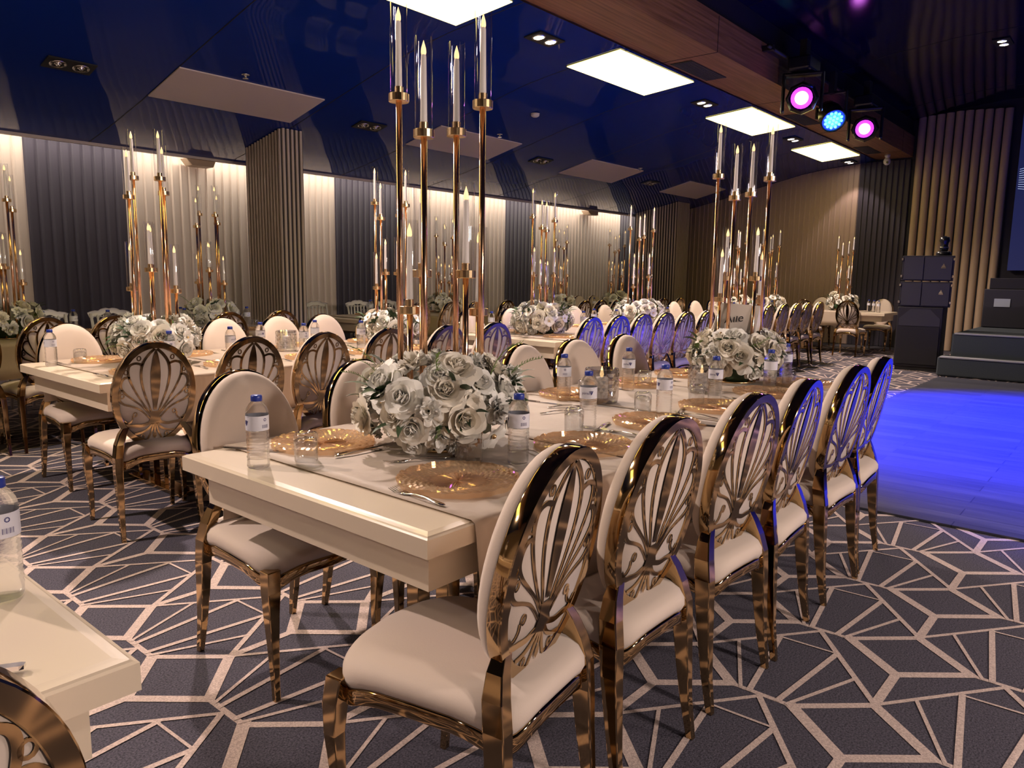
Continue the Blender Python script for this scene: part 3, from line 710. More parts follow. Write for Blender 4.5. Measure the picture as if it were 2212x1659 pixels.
row([5.42, 5.85, 6.28, 6.73, 7.17, 7.67], 3.96, 0, 'right side of middle table')
row([5.53, 6.17, 7.32, 8.0], 4.98, pi, 'left side of middle table')
row([9.75, 10.28, 10.80, 11.32, 11.84, 12.36], 4.30, 0, 'right side of far table')
row([10.1, 10.78, 11.4, 12.0], 5.15, pi, 'left side of far table')
row([1.46, 1.95, 2.42, 2.90, 3.38, 3.90], 6.38, 0, 'right side of table before dark curtain')
row([6.40, 6.93, 7.40, 8.05], 7.22, 0, 'right side of table by nearer pillar')
row([9.05, 9.50, 9.95, 10.7, 11.40, 12.0], 6.58, 0, 'right side of table by far pillar')
row([10.6, 11.17, 11.65], 7.62, pi, 'left side of table by far pillar')
for k, (y, lab) in enumerate(((4.02, 'gold-framed chair with its back to the viewer at end wall table, rightmost one'), (4.78, 'gold-framed chair with its back to the viewer at end wall table, second from right'), (5.5, 'gold-framed chair with its back to the viewer at end wall table, third from right'), (6.25, 'gold-framed chair with its back to the viewer at end wall table, fourth from right'))):
    place(CH, (14.05, y, 0), R(-90), lab, 'gold-backed chairs at end wall table')
place(CH, (15.55, 3.95, 0), R(90), 'cream oval-back chair facing us beyond right end of end wall table')
place(CH, (15.55, 5.1, 0), R(90), 'cream oval-back chair facing us behind flowers of end wall table')
NTC = place(CH, (.085, 1.09, 0), R(0), 'gold-framed chair cut off at the bottom left corner of the picture')

# white spindle-back chairs against the left wall
def spindle_chair():
    t = thing('spindle_chair', '', 'chair')
    b = MB(); b.lathe([(.19, .42), (.20, .43), (.20, .455), (.185, .47), (.0001, .475)], 24); ob('seat', b.mesh('seat', M['white_paint']), t)
    for sx, sy, top in ((-1, 1, .43), (1, 1, .43)):
        b = MB(); b.tube([(sx*.15, sy*.15, top), (sx*.165, sy*.165, .2), (sx*.17, sy*.17, 0)], [.016, .018, .012]); ob('leg', b.mesh('leg', M['white_paint']), t)
    for sx in (-1, 1):
        b = MB(); b.tube([(sx*.18, -.235, .885), (sx*.172, -.20, .70), (sx*.165, -.165, .45), (sx*.165, -.17, .2), (sx*.17, -.20, 0)], [.014, .015, .016, .017, .012]); ob('leg', b.mesh('leg', M['white_paint']), t)
    b = MB(); pts = []
    for k in range(13):
        u = -1+k/6; pts.append((u*.20, .885+.018*cos(u*pi*1.0)+.012*abs(sin(u*2*pi))))
    bb = MB(); ribbon(bb, [(x, z) for x, z in pts], .055, -.012, .012)
    bb.xform(Matrix.Translation((0, -.235, 0)))
    b3 = MB(); ribbon(b3, [(-.175, .60), (.175, .60)], .03, -.012, .012); b3.xform(Matrix.Translation((0, -.222, 0))); ob('lower_rail', b3.mesh('lower_rail', M['white_paint']), t)
    ob('top_rail', bb.mesh('top_rail', M['white_paint']), t)
    for k in range(5):
        x = -.115+.0575*k; b = MB(); b.tube([(x, -.22, .60), (x, -.225, .72), (x, -.233, .87)], [.009, .013, .009]); ob('spindle', b.mesh('spindle', M['white_paint']), t)
    # arched heads between the spindles
    b = MB()
    for k in range(6):
        x = -.144+.0575*k; ribbon(b, [(x+.026*cos(a), .825+.03*sin(a)) for a in [pi*q/6 for q in range(7)]], .010, -.242, -.224)
    ob('arch', b.mesh('arch', M['white_paint']), t)
    return t
SC = spindle_chair()
for x, y, lab in ((2.62, 7.95, 'white spindle-back chair left of the crystal votive, before the dark curtain'), (3.22, 7.97, 'white spindle-back chair right behind crystal votive before the dark curtain'),
                  (2.1, 7.95, 'white spindle-back chair behind the leftmost flowers'), (6.22, 8.65, 'white spindle-back chair just right of the nearer pillar'),
                  (6.95, 8.65, 'second white spindle-back chair right of the nearer pillar'), (7.50, 8.65, 'third white spindle-back chair right of the nearer pillar, partly behind flowers')):
    place(SC, (x, y, 0), pi, lab, 'white spindle-back chairs')

# ------------------------------------------------------------------ tables
def make_table(x0, x1, y0, y1, label, top=.76):
    cx, cyy = (x0+x1)/2, (y0+y1)/2; hx, hy = (x1-x0)/2, (y1-y0)/2
    t = thing('banquet_table', label, 'table', (cx, cyy, 0))
    b = MB(); prof = [(0, .7295), (.0, .752), (.006, .7545), (.010, .757), (.020, .7585), (.028, top)]
    vs = []
    b2 = MB()
    for ins, z in [(0, .708)]+prof[1:]:
        vs += [(-hx+ins, -hy+ins, z), (hx-ins, -hy+ins, z), (hx-ins, hy-ins, z), (-hx+ins, hy-ins, z)]
    fs = []
    n = len(vs)//4
    for k in range(n-1):
        for i in range(4): j = (i+1) % 4; fs.append((k*4+i, k*4+j, (k+1)*4+j, (k+1)*4+i))
    fs += [(3,2,1,0), tuple((n-1)*4+i for i in range(4))]
    b.add(vs, fs); ob('tabletop', b.mesh('tabletop', M['lacquer']), t)
    b = MB(); a = .055; th = .022; z0, z1 = .600, .7078
    b.box(-hx+a, -hx+a+th, -hy+a, hy-a, z0, z1); b.box(hx-a-th, hx-a, -hy+a, hy-a, z0, z1)
    b.box(-hx+a+th, hx-a-th, -hy+a, -hy+a+th, z0, z1); b.box(-hx+a+th, hx-a-th, hy-a-th, hy-a, z0, z1)
    ob('apron', b.mesh('apron', M['lacquer']), t)
    for ex in (-1, 1):
        X = ex*(hx-.55)
        for s in (-1, 1):
            b = MB(); b.box(X-.028, X+.028, s*.07-.028, s*.07+.028, .025, .7078); bev(ob('leg', b.mesh('leg', M['gold']), t), .003)
        b = MB(); b.box(X-.06, X+.06, -.34, .34, 0.003, .026); bev(ob('foot', b.mesh('foot', M['gold']), t), .004)
    return t
TB = {}
for key, (x0, x1, y0, y1, lab) in dict(
    T1=(1.08, 4.30, 1.15, 2.27, 'long cream front table with two candelabra in the middle of the picture'),
    T0=(-2.7, .44, 1.09, 2.21, 'cream table corner cut off at the bottom left of the picture'),
    T2=(1.50, 4.45, 4.00, 5.18, 'long cream table on the left behind the oval-back chairs'),
    T3=(5.22, 8.25, 3.93, 5.10, 'cream table in the middle distance with blue-lit chairs on its right'),
    T4=(9.15, 12.7, 4.24, 5.3, 'far cream table in front of the speaker stack, long side to us'),
    TA=(1.25, 4.40, 6.48, 7.62, 'cream table before the dark curtain at far left'),
    TB=(5.85, 8.70, 7.38, 8.42, 'cream table by the nearer slatted pillar with white chairs behind'),
    TC=(9.0, 12.4, 6.66, 7.72, 'cream table in the distance towards the far pillar')).items():
    TB[key] = make_table(x0, x1, y0, y1, lab)
make_table(14.35, 15.25, 3.55, 6.7, 'cream table standing across the room along the end wall')
# runners laid across the tables and hanging down both sides
def runner(x0, x1, y0, y1, label, drop0=.262, drop1=.262, group='beige table runners', axis='x'):
    b = MB(); zt = .7635; nx = 16
    path = [(-1, zt-drop0), (-1, zt-drop0*.66), (-1, zt-drop0*.33), (-1, zt-.022), (-1, zt-.008), (0, zt)]
    cols = []
    for i in range(nx+1):
        u = i/nx; x = x0+(x1-x0)*u; pts = []
        for k, dz in enumerate((drop0, drop0*.66, drop0*.33, .020, .006)):
            wv = .016*sin(u*9.3+1.3*x0)*(dz/drop0); pts.append((x, y0-.008-abs(wv)*1.0-.014*(dz/drop0), zt-dz+.004*sin(u*6+x0*3)*(k == 0)))
        pts.append((x, y0+.004, zt))
        for q in range(1, 8): pts.append((x, y0+(y1-y0)*q/8, zt+.0012*(1+sin(x*31+q*2.1+x0))*.5))
        pts.append((x, y1-.004, zt))
        for k, dz in enumerate((.006, .020, drop1*.33, drop1*.66, drop1)):
            wv = .016*sin(u*8.1+2.3*x0)*(dz/drop1); pts.append((x, y1+.008+abs(wv)+.014*(dz/drop1), zt-dz))
        cols.append(pts)
    m_ = len(cols[0]); vs = [p for c in cols for p in c]
    fs = [(i*m_+k, (i+1)*m_+k, (i+1)*m_+k+1, i*m_+k+1) for i in range(nx) for k in range(m_-1)]
    b.add(vs, fs, 0, True)
    if axis == 'y': b.v = [(y, x, z) for x, y, z in b.v]; b.f = [tuple(reversed(f)) for f in b.f]
    o = ob('table_runner', b.mesh('table_runner', M['runner'])); tag(o, label, 'table runner', group)
    so = o.modifiers.new('cloth', 'SOLIDIFY'); so.thickness = .0016; so.offset = 1
    return o
def runners(xs, y0, y1, where, **kw):
    for k, (a, c) in enumerate(zip(xs, xs[1:])):
        runner(a+.008, c-.008, y0, y1, 'beige satin runner, %s from the near end, across %s' % (ORD[k], where), group='beige runners across '+where, **kw)
runners([1.215, 1.99, 2.765, 3.54, 4.2], 1.15, 2.27, 'front table')
runners([1.62, 2.35, 3.08, 3.8, 4.40], 4.00, 5.18, 'left table')
runners([5.36, 6.1, 6.82, 7.5, 8.2], 3.93, 5.10, 'middle table')
runners([9.3, 10.4, 11.5, 12.6], 4.24, 5.3, 'far table')
runners([1.4, 2.4, 3.4, 4.3], 6.48, 7.62, 'table before dark curtain')
runners([6.0, 7.2, 8.6], 7.38, 8.42, 'table by nearer pillar')
runners([9.15, 10.7, 12.3], 6.66, 7.72, 'table by far pillar')
for a, c, l in ((3.95, 4.75, 'beige runner over the end wall table, rightmost one'), (4.85, 6.4, 'wide beige runner over the end wall table behind gold-backed chairs')):
    runner(a, c, 14.35, 15.25, l, axis='y')
runner(-1.2, .26, 1.09, 2.21, 'beige runner corner on the bottom left table under the knife')

# ------------------------------------------------------------------ tableware
def charger_proto():
    b = MB(); n = 96; rad = [0.0, .02, .045, .06, .075, .085, .095, .105, .115, .125, .135, .145, .155, .163, .168]
    z0 = [.003, .003, .0035, .004, .004, .0045, .006, .009, .011, .0125, .0135, .0145, .0155, .016, .0155]
    vs = []
    for k, r in enumerate(rad):
        for i in range(n):
            a = 2*pi*i/n+(k*.022 if k > 4 else 0)
            bump = (.0024 if i % 2 else -.0008) if 0 < k < 5 else ((.0030 if (i//2+k) % 2 else -.0010) if k >= 5 else 0)
            rr = max(r, .0003)*(1+(.012 if (i % 6 < 3) else -.008)*(k == len(rad)-1))
            vs.append((rr*cos(a), rr*sin(a), z0[k]+bump))
    fs = []
    for k in range(len(rad)-1):
        for i in range(n): j = (i+1) % n; fs.append((k*n+i, k*n+j, (k+1)*n+j, (k+1)*n+i))
    m_ = len(vs)
    vs2 = [(v[0]*.97, v[1]*.97, .0006) for v in vs[-n:]]
    b.add(vs+vs2, fs+[((len(rad)-1)*n+i, (len(rad)-1)*n+(i+1) % n, m_+(i+1) % n, m_+i) for i in range(n)], 0, False)
    return tag(ob('charger_plate', b.mesh('charger_plate', M['charger'])), '', 'plate')
def fork_proto():
    b = MB(); n = 14; L = [(0, .0035, .004), (.01, .0075, .004), (.03, .0065, .005), (.07, .0045, .009), (.11, .0035, .008), (.135, .0045, .004), (.15, .011, .0025), (.165, .0125, .003)]
    vs = []
    for y, w_, z in L: vs += [(-w_, y, z), (w_, y, z), (w_, y, z+.0025), (-w_, y, z+.0025)]
    fs = []
    for k in range(len(L)-1):
        for i in range(4): j = (i+1) % 4; fs.append((k*4+i, k*4+j, (k+1)*4+j, (k+1)*4+i))
    fs += [(3,2,1,0), tuple((len(L)-1)*4+i for i in range(4))]
    b.add(vs, fs, 0, True)
    for k in range(4):
        x = -.0108+.0072*k; b.sweep([(x, .163, .0042), (x, .185, .0035), (x*.97, .208, .008)], [(.0032, .0035), (.003, .003), (.0014, .0016)])
    return tag(ob('fork', b.mesh('fork', M['steel'])), '', 'fork')
def knife_proto():
    t = thing('knife', '', 'knife')
    b = MB(); L = [(0, .006, 0), (.006, .0085, 0), (.05, .0075, 0), (.09, .0055, 0), (.105, .006, 0)]
    vs = []
    for y, w_, z in L: vs += [(-w_, y, .0008), (w_, y, .0008), (w_*.8, y, .0065), (-w_*.8, y, .0065)]
    fs = []
    for k in range(len(L)-1):
        for i in range(4): j = (i+1) % 4; fs.append((k*4+i, k*4+j, (k+1)*4+j, (k+1)*4+i))
    fs += [(3,2,1,0), tuple((len(L)-1)*4+i for i in range(4))]
    b.add(vs, fs, 0, False); ob('handle', b.mesh('handle', M['steel']), t)
    b = MB(); b.add([(-.006,.105,.002),(.007,.105,.002),(.010,.17,.002),(.006,.215,.002),(-.004,.222,.002),(-.006,.18,.002),
                     (-.006,.105,.0035),(.007,.105,.0035),(.010,.17,.003),(.006,.215,.003),(-.004,.222,.003),(-.006,.18,.0045)],
                    [(0,5,4,3,2,1),(6,7,8,9,10,11),(0,1,7,6),(1,2,8,7),(2,3,9,8),(3,4,10,9),(4,5,11,10),(5,0,6,11)]); ob('blade', b.mesh('blade', M['steel']), t)
    return t
def tumbler_proto():
    b = MB(); b.lathe([(.033, 0.0005), (.0345, .003), (.036, .03), (.0365, .06), (.036, .078), (.031, .087), (.024, .0885), (.020, .085), (.0001, .084)], 28, capb=False)
    b.lathe([(.0001, .070), (.024, .070), (.032, .064), (.0335, .05), (.033, .02), (.0325, .0005)][::-1], 28, capb=False)
    b.add([(r*cos(2*pi*i/28), r*sin(2*pi*i/28), .0005) for r in (.033, .0325) for i in range(28)], [(i, (i+1) % 28, 28+(i+1) % 28, 28+i) for i in range(28)], 0)
    return tag(ob('tumbler', b.mesh('tumbler', M['tumbler'])), '', 'glass')
def text_mb(s_, size, mi=0, shear=0):
    cu = bpy.data.curves.new('t', 'FONT'); cu.body = s_; cu.size = size; cu.align_x = 'CENTER'; cu.align_y = 'CENTER'; cu.shear = shear; cu.resolution_u = 3
    to = bpy.data.objects.new('t', cu); COL.objects.link(to)
    bpy.context.view_layer.update()
    me = bpy.data.meshes.new_from_object(to.evaluated_get(bpy.context.evaluated_depsgraph_get()))
    b = MB(); b.add([tuple(v.co) for v in me.vertices], [tuple(p.vertices) for p in me.polygons], mi)
    bpy.data.objects.remove(to); bpy.data.meshes.remove(me); bpy.data.curves.remove(cu); return b
def bottle_proto():
    t = thing('water_bottle', '', 'bottle')
    pf = [(.026, .0), (.030, .003), (.0325, .008), (.0318, .020)]
    z = .024
    while z < .108: pf += [(.0325, z), (.0312, z+.0045), (.0325, z+.009)]; z += .0105
    pf += [(.0322, .112), (.0322, .158), (.0325, .160), (.0320, .168), (.029, .178), (.022, .190), (.0155, .197), (.0135, .201), (.0135, .204)]
    b = MB(); b.lathe(pf, 26, wave=lambda a, z: (.05*cos(5*a)*max(0, 1-z/.022) if z < .022 else (.012*sin(3*a+z*260) if z < .11 else 0))); ob('body', b.mesh('body', M['water']), t)
    b = MB(); b.lathe([(.0155, .198), (.0160, .1985), (.0160, .2125), (.0145, .215), (.0001, .2155)], 20, wave=lambda a, z: .02*cos(18*a) if z < .212 else 0); ob('cap', b.mesh('cap', M['cap']), t)
    b = MB(); b.lathe([(.0328, .114), (.0328, .157)], 28, capb=False, capt=False); lb = ob('label_band', b.mesh('label_band', M['label']), t)
    pm = MB(); r = .0332
    def wrap(bb, a0, zc, mi=0):
        pm.add([(r*cos(a0+v[0]/r), r*sin(a0+v[0]/r), zc+v[1]) for v in bb.v], bb.f, mi)
    wrap(text_mb('pürsu', .0135), R(-24), .135)
    def poly(pts): q = MB(); q.add([(x, y, 0) for x, y in pts], [tuple(range(len(pts)))]); return q
    for dx, tl, h in ((-.0058, -.5, .012), (-.002, -.15, .014), (.002, .15, .014), (.0058, .5, .012)):
        wrap(poly([(0, -.007), (dx-.0016+tl*.002, h*.6), (dx+.0016+tl*.004, h*.72), (dx*.4+.001, -.004)]), R(12), .135)
    for kk in range(8):
        a1, a2 = kk*pi/4, (kk+.85)*pi/4
        wrap(poly([(.0028*cos(a1), .0028*sin(a1)), (.0048*cos(a1), .0048*sin(a1)), (.0048*cos(a2), .0048*sin(a2)), (.0028*cos(a2), .0028*sin(a2))]), R(118), .146)
    for kk in range(10): wrap(poly([(-.009+kk*.002, -.0055), (-.009+kk*.002+.0004+.0006*(kk % 3 == 0), -.0055), (-.009+kk*.002+.0004+.0006*(kk % 3 == 0), .0045), (-.009+kk*.002, .0045)]), R(118), .127)
    for zc in (.1165, .1545): wrap(poly([(-.034, -.0004), (.034, -.0004), (.034, .0004), (-.034, .0004)]) if False else poly([(-.004, -.0003), (.004, -.0003), (.004, .0003), (-.004, .0003)]), R(30), zc)
    ob('label_print', pm.mesh('label_print', M['ink']), lb)
    return t
PL, FK, KN, TU, BO = charger_proto(), fork_proto(), knife_proto(), tumbler_proto(), bottle_proto()
ZT = .7655      # on a runner
ZW = .7602      # on bare wood
def setting(seats, yedge, side, where, near_items=True, cutlery=True, skip_bottle=(), skip=()):
    """one cover per seat: plate, fork, knife, tumbler, bottle; side=+1 means the sitter looks towards +y"""
    for k, x in enumerate(seats):
        if k in skip: continue
        yp = yedge+side*.235
        desc = '%s seat from near end, %s' % (ORD[k], where)
        place(PL, (x+.02, yp, ZT), random.uniform(0, 1), 'amber charger plate, '+desc, 'amber charger plates')
        if cutlery:
            place(FK, (x-side*.20, yp-side*.11, ZT), (0 if side > 0 else pi)+random.uniform(-.2, .2), 'steel fork, '+desc, 'forks')
            place(KN, (x+side*.215, yp-side*.11, ZT), (0 if side > 0 else pi)+random.uniform(-.15, .15), 'steel knife, '+desc, 'knives')
        if k not in skip_bottle:
            place(BO, (x+side*.12+random.uniform(-.03, .03), yp+side*.225, ZT), random.uniform(0, 6), 'blue-capped bottle, '+desc, 'blue-capped water bottles')
            if near_items: place(TU, (x+side*.20, yp+side*.19, ZT), 0, 'upturned tumbler, '+desc, 'upturned tumblers')
# front table, each thing where it stands
for x, y, lab in ((1.45, 2.045, 'amber glass charger plate at near left corner of front table, under no cutlery'), (1.43, 1.40, 'amber glass charger plate nearest the viewer, beside the fork'),
                  (2.03, 1.40, 'amber glass charger plate before the second right-hand chair'), (2.55, 1.42, 'amber glass charger plate before the third right-hand chair'),
                  (3.05, 1.40, 'amber glass charger plate before the fourth right-hand chair'), (3.62, 1.40, 'amber glass charger plate before the fifth right-hand chair'), (4.08, 1.40, 'blue-lit amber charger plate at far right end of front table'),
                  (2.25, 2.04, 'amber charger plate hidden behind the nearest flowers'), (2.88, 2.05, 'amber charger plate behind two bottles, left side of front table'), (3.45, 2.03, 'amber charger plate right of the crystal votive, left side of front table'), (3.98, 2.05, 'farthest amber charger plate on left side of front table')):
    place(PL, (x, y, ZT), random.uniform(0, 1), lab, 'amber charger plates on front table')
def face(a, x, y): return math.atan2(-y, -x)-R(a)   # turn the bottle print at angle a towards the viewer
for x, y, z, a, lab in ((1.155, 1.95, ZW, 118-40, 'water bottle nearest the viewer at left corner of front table'), (1.70, 1.41, ZT, 90, 'blue-capped water bottle right of the nearest flower arrangement'),
                  (2.30, 1.57, ZT, -6, 'blue-capped water bottle in front of the large crystal votive'), (2.70, 1.47, ZT, 62, 'blue-capped water bottle right of a tumbler, third right seat of front table'),
                  (2.73, 2.00, ZT, 112, 'blue-capped water bottle just left of the large crystal votive'), (3.22, 1.96, ZT, -2, 'blue-capped water bottle right of and behind the large crystal votive'),
                  (3.17, 1.47, ZT, 0, 'blue-capped water bottle in front of the second flower arrangement'), (3.69, 1.42, ZT, 200, 'blue-lit water bottle right of second flowers, the nearer of two'),
                  (4.12, 1.50, ZT, 118, 'blue-lit water bottle right of second flowers, the farther of two')):
    place(BO, (x, y, z), face(a, x, y), lab, 'blue-capped water bottles on front table')
for x, y, lab in ((1.285, 1.90, 'upturned tumbler beside the nearest water bottle'), (2.205, 1.565, 'upturned tumbler in front of the bottle before the large votive'), (2.72, 1.58, 'upturned tumbler beside the third right seat bottle'),
                  (2.86, 1.97, 'upturned tumbler left of the large votive'), (3.38, 1.96, 'upturned tumbler right of and behind the large votive'), (3.09, 1.52, 'upturned tumbler by the bottle before the second flowers'), (3.95, 1.42, 'upturned tumbler beside the two blue-lit bottles')):
    place(TU, (x, y, ZT), 0, lab, 'upturned tumblers on front table')
def lay(proto, xa, ya, xb, yb, lab, z=ZT, g='cutlery on front table'):
    a = math.atan2(yb-ya, xb-xa)-pi/2
    return place(proto, (xa, ya, z), a, lab, g)
lay(FK, 1.245, 1.265, 1.255, 1.50, 'steel fork nearest the viewer, beside the front charger plate')
lay(FK, 1.60, 1.60, 1.42, 1.70, 'steel fork half under the nearest flowers, tines to the left')
lay(KN, 1.20, 2.23, 1.29, 2.05, 'steel knife at left corner of front table behind the bottle')
lay(FK, 1.36, 1.86, 1.56, 1.84, 'steel fork left of the nearest flowers, tines under the petals', z=ZT+.001)
lay(KN, 1.38, 1.885, 1.58, 1.90, 'steel knife lying along the fork left of the nearest flowers', z=ZT+.001)
lay(FK, 1.78, 2.10, 1.72, 1.92, 'steel fork behind the nearest flowers on front table')
for xa, ya, xb, yb, lab in ((1.80, 1.36, 1.86, 1.55, 'steel fork just right of the nearest water bottle on right side'), (2.42, 1.55, 2.25, 1.50, 'steel fork with tines left, beside the bottle before the votive'),
        (2.28, 1.30, 2.30, 1.50, 'steel fork between the second and third right-hand plates'), (2.93, 1.50, 2.76, 1.44, 'steel fork beside the bottle of the third right-hand seat'),
        (2.80, 1.28, 2.82, 1.48, 'steel fork between the third and fourth right-hand plates'), (3.36, 1.3, 3.34, 1.5, 'steel fork between the fourth and fifth right-hand plates'),
        (2.52, 1.93, 2.70, 1.83, 'steel fork pointing at the large crystal votive'), (3.10, 2.16, 3.12, 1.95, 'steel fork between votive and the bottle behind it'),
        (2.38, 1.86, 2.56, 1.80, 'steel fork left of the bottle beside the large votive'), (3.70, 2.1, 3.68, 1.9, 'steel fork on the left side near the second flowers')):
    lay(FK, xa, ya, xb, yb, lab)
for xa, ya, xb, yb, lab in ((2.66, 1.20, 2.62, 1.40, 'steel knife at table edge behind top of the second right-hand chair'), (3.22, 1.22, 3.24, 1.44, 'steel knife right of the fourth right-hand plate'),
        (2.60, 2.15, 2.62, 1.95, 'steel knife behind the bottle left of the votive'), (3.22, 2.16, 3.20, 1.95, 'steel knife behind the bottle right of the votive')):
    lay(KN, xa, ya, xb, yb, lab)
lay(KN, .315, 1.17, .10, 1.30, 'large steel knife handle at the left edge on bottom left table')
place(BO, (.375, 1.475, ZW), face(118-24, .375, 1.475), 'large water bottle cut by the left edge on the bottom left table')
# the other tables
setting([1.80, 2.34, 2.90, 3.40, 3.9], 4.00, 1, 'right side of left table', skip_bottle=(0,))
setting([1.86, 2.40, 2.95, 3.42, 3.95], 5.18, -1, 'left side of left table', skip_bottle=(0,))
place(BO, (1.59, 4.92, ZW), face(90, 1.59, 4.92), 'water bottle standing at the near left corner of the left table')
place(TU, (1.74, 4.90, ZT), 0, 'upturned tumbler beside the bottle at near corner of left table')
place(BO, (2.03, 4.35, ZT), face(0, 2.0, 4.35), 'water bottle behind top of the first gold-backed chair, before the flowers')
setting([5.6, 6.2, 6.8, 7.4, 7.9], 3.93, 1, 'right side of middle table', cutlery=False, skip_bottle=(0,), near_items=False)
setting([5.7, 6.4, 7.0, 7.6], 5.10, -1, 'left side of middle table', cutlery=False)
place(BO, (5.42, 4.86, ZT), 1, 'water bottle at near left corner of the middle table left of flowers')
setting([1.6, 2.1, 2.6, 3.3, 3.9], 6.48, 1, 'right side of table before dark curtain', cutlery=False)
setting([2.3, 2.62, 3.6], 7.62, -1, 'left side of table before dark curtain', cutlery=False)
setting([6.2, 6.9, 7.6], 7.38, 1, 'right side of table by nearer pillar', cutlery=False)
setting([6.55, 7.15, 7.9], 8.42, -1, 'left side of table by nearer pillar', cutlery=False)
setting([9.6, 10.4, 11.2], 6.66, 1, 'right side of table by far pillar', cutlery=False, near_items=False)
setting([9.7, 10.5, 11.3, 12.0], 4.24, 1, 'right side of far table', cutlery=False, near_items=False)
for k, (x, y, lab) in enumerate(((14.6, 3.72, 'white bottle at the right end of the end wall table, nearest the edge'), (14.75, 3.84, 'white bottle at right end of end wall table, middle of three'), (14.95, 3.98, 'white bottle at right end of end wall table, farthest of three'))):
    place(BO, (x, y, ZW), k, lab, 'bottles on end wall table')
# crystal votives
def votive(r, h):
    n, m_ = 22, 9; b = MB(); vs = []
    for k in range(m_+1):
        for i in range(n):
            a = 2*pi*(i+.5*(k % 2))/n; rr = r*(1+(.045 if 0 < k < m_ else 0)); vs.append((rr*cos(a), rr*sin(a), .012+(h-.012)*k/m_))
    # centre of each diamond pushed in by alternating triangles
    fs = []
    for k in range(m_):
        for i in range(n):
            j = (i+1) % n
            if k % 2 == 0: fs += [(k*n+i, k*n+j, (k+1)*n+i), (k*n+j, (k+1)*n+j, (k+1)*n+i)]
            else: fs += [(k*n+i, (k+1)*n+j, (k+1)*n+i), (k*n+i, k*n+j, (k+1)*n+j)]
    b.add(vs, fs, 0, False)
    b.lathe([(r*.96, 0.001), (r, .012)], n, capt=False); b.lathe([(r, h), (r*.9, h), (r*.9, .02), (.0001, .02)], n, capb=False)
    return b
VT = thing('crystal_votive', '', 'candle holder'); ob('bowl', votive(.075, .155).mesh('bowl', M['crystal']), VT)
b = MB(); b.lathe([(.030, .021), (.030, .11), (.026, .116), (.0001, .116)], 16); cd = ob('candle', b.mesh('candle', M['candle']), VT)
b = MB(); b.lathe([(.006, .116), (.010, .128), (.006, .145), (.001, .165)], 10); ob('flame', b.mesh('flame', M['flame']), cd)
place(VT, (2.82, 1.855, ZT), 0, 'large cut-crystal candle votive in the middle of the front table')
for x, y, sc_, lab in ((3.42, 1.66, .85, 'smaller cut-crystal votive beside the second flowers, behind a bottle'), (3.05, 4.72, .95, 'cut-crystal votive on the left table right of its flowers'),
                  (3.02, 7.35, .85, 'cut-crystal votive before the dark curtain on far left table'), (4.15, 7.3, .8, 'cut-crystal votive left of the nearer slatted pillar'), (13.9-2.2, 4.7, .9, 'cut-crystal votive on the far table'),):
    o = place(VT, (x, y, ZT), 0, lab, 'cut-crystal votives'); o.scale = (sc_, sc_, sc_)
bpy.data.objects[VT.name]
# square glass vase under the first flowers
b = MB(); b.box(-.04, .04, -.04, .04, 0.001, .085); b.box(-.034, .034, -.034, .034, .010, .0855)
tag(bev(ob('glass_cube_vase', b.mesh('glass_cube_vase', M['tumbler']), None, (1.60, 1.52, ZT), (0, 0, .7)), .004), 'small square glass vase under the nearest flower arrangement', 'vase')

# ------------------------------------------------------------------ flowers
def petal(b, base_r, z0, ang, length, width, tilt, cup, mi=0, nu=4, nv=4, ruffle=.0):
    """a cupped petal rising from base ring, leaning outwards by tilt"""
    vs = []
    for i in range(nu+1):
        u = i/nu; wd = width*1.12*sin(pi*(.14+.56*u))**.8; curl = tilt+cup*u*u
        rr = base_r+length*u*sin(tilt)+.25*length*u*u*sin(curl); zz = z0+length*u*cos(tilt)-.18*length*u*u*u*(tilt/1.2)
        for j in range(nv+1):
            v = -1+2*j/nv; x = rr-abs(v)**2*wd*.55; y = v*wd
            z = zz+ruffle*length*sin(v*5+ang*3)*u-abs(v)**3*length*.10*u
            vs.append((x*cos(ang)-y*sin(ang), x*sin(ang)+y*cos(ang), z))
    fs = [(i*(nv+1)+j, i*(nv+1)+j+1, (i+1)*(nv+1)+j+1, (i+1)*(nv+1)+j) for i in range(nu) for j in range(nv)]
    b.add(vs, fs, mi, True)
def rose_mesh(mt, seed, R0=.045):
    rnd = random.Random(seed); b = MB(); s = R0/.045
    for ring, (n, br, ln, wd, tl, cp, z0) in enumerate(((3, .002, .024, .010, .05, -.5, .010), (4, .005, .027, .013, .14, -.4, .008), (5, .009, .029, .017, .26, -.2, .005), (5, .013, .032, .021, .45, .0, .001), (6, .015, .035, .024, .72, .3, -.003), (6, .014, .038, .028, 1.08, .6, -.008))):
        for k in range(n):
            petal(b, br*s, z0*s, 2*pi*k/n+ring*.55+rnd.uniform(-.15, .15), ln*s*rnd.uniform(.92, 1.1), wd*s*rnd.uniform(.95, 1.12), tl+rnd.uniform(-.06, .06), cp, ruffle=.05)
    return b.mesh('rose', mt)
def carnation_mesh(mt, seed):
    rnd = random.Random(seed); b = MB()
    for k in range(46):
        t_ = rnd.uniform(0, 1)**.8*1.45
        petal(b, .004, 0, rnd.uniform(0, 2*pi), rnd.uniform(.030, .040), .011, t_, .4, nu=3, nv=3, ruffle=.22)
    return b.mesh('carnation', mt)
def blossom_mesh():
    b = MB()
    for k in range(5): petal(b, .003, 0, 2*pi*k/5, .034, .019, 1.05, .3, 0, ruffle=.08)
    b.lathe([(.006, .004), (.007, .010), (.0001, .014)], 8, mi=1); return b.mesh('blossom', M['rose'], M['bright_gold'])
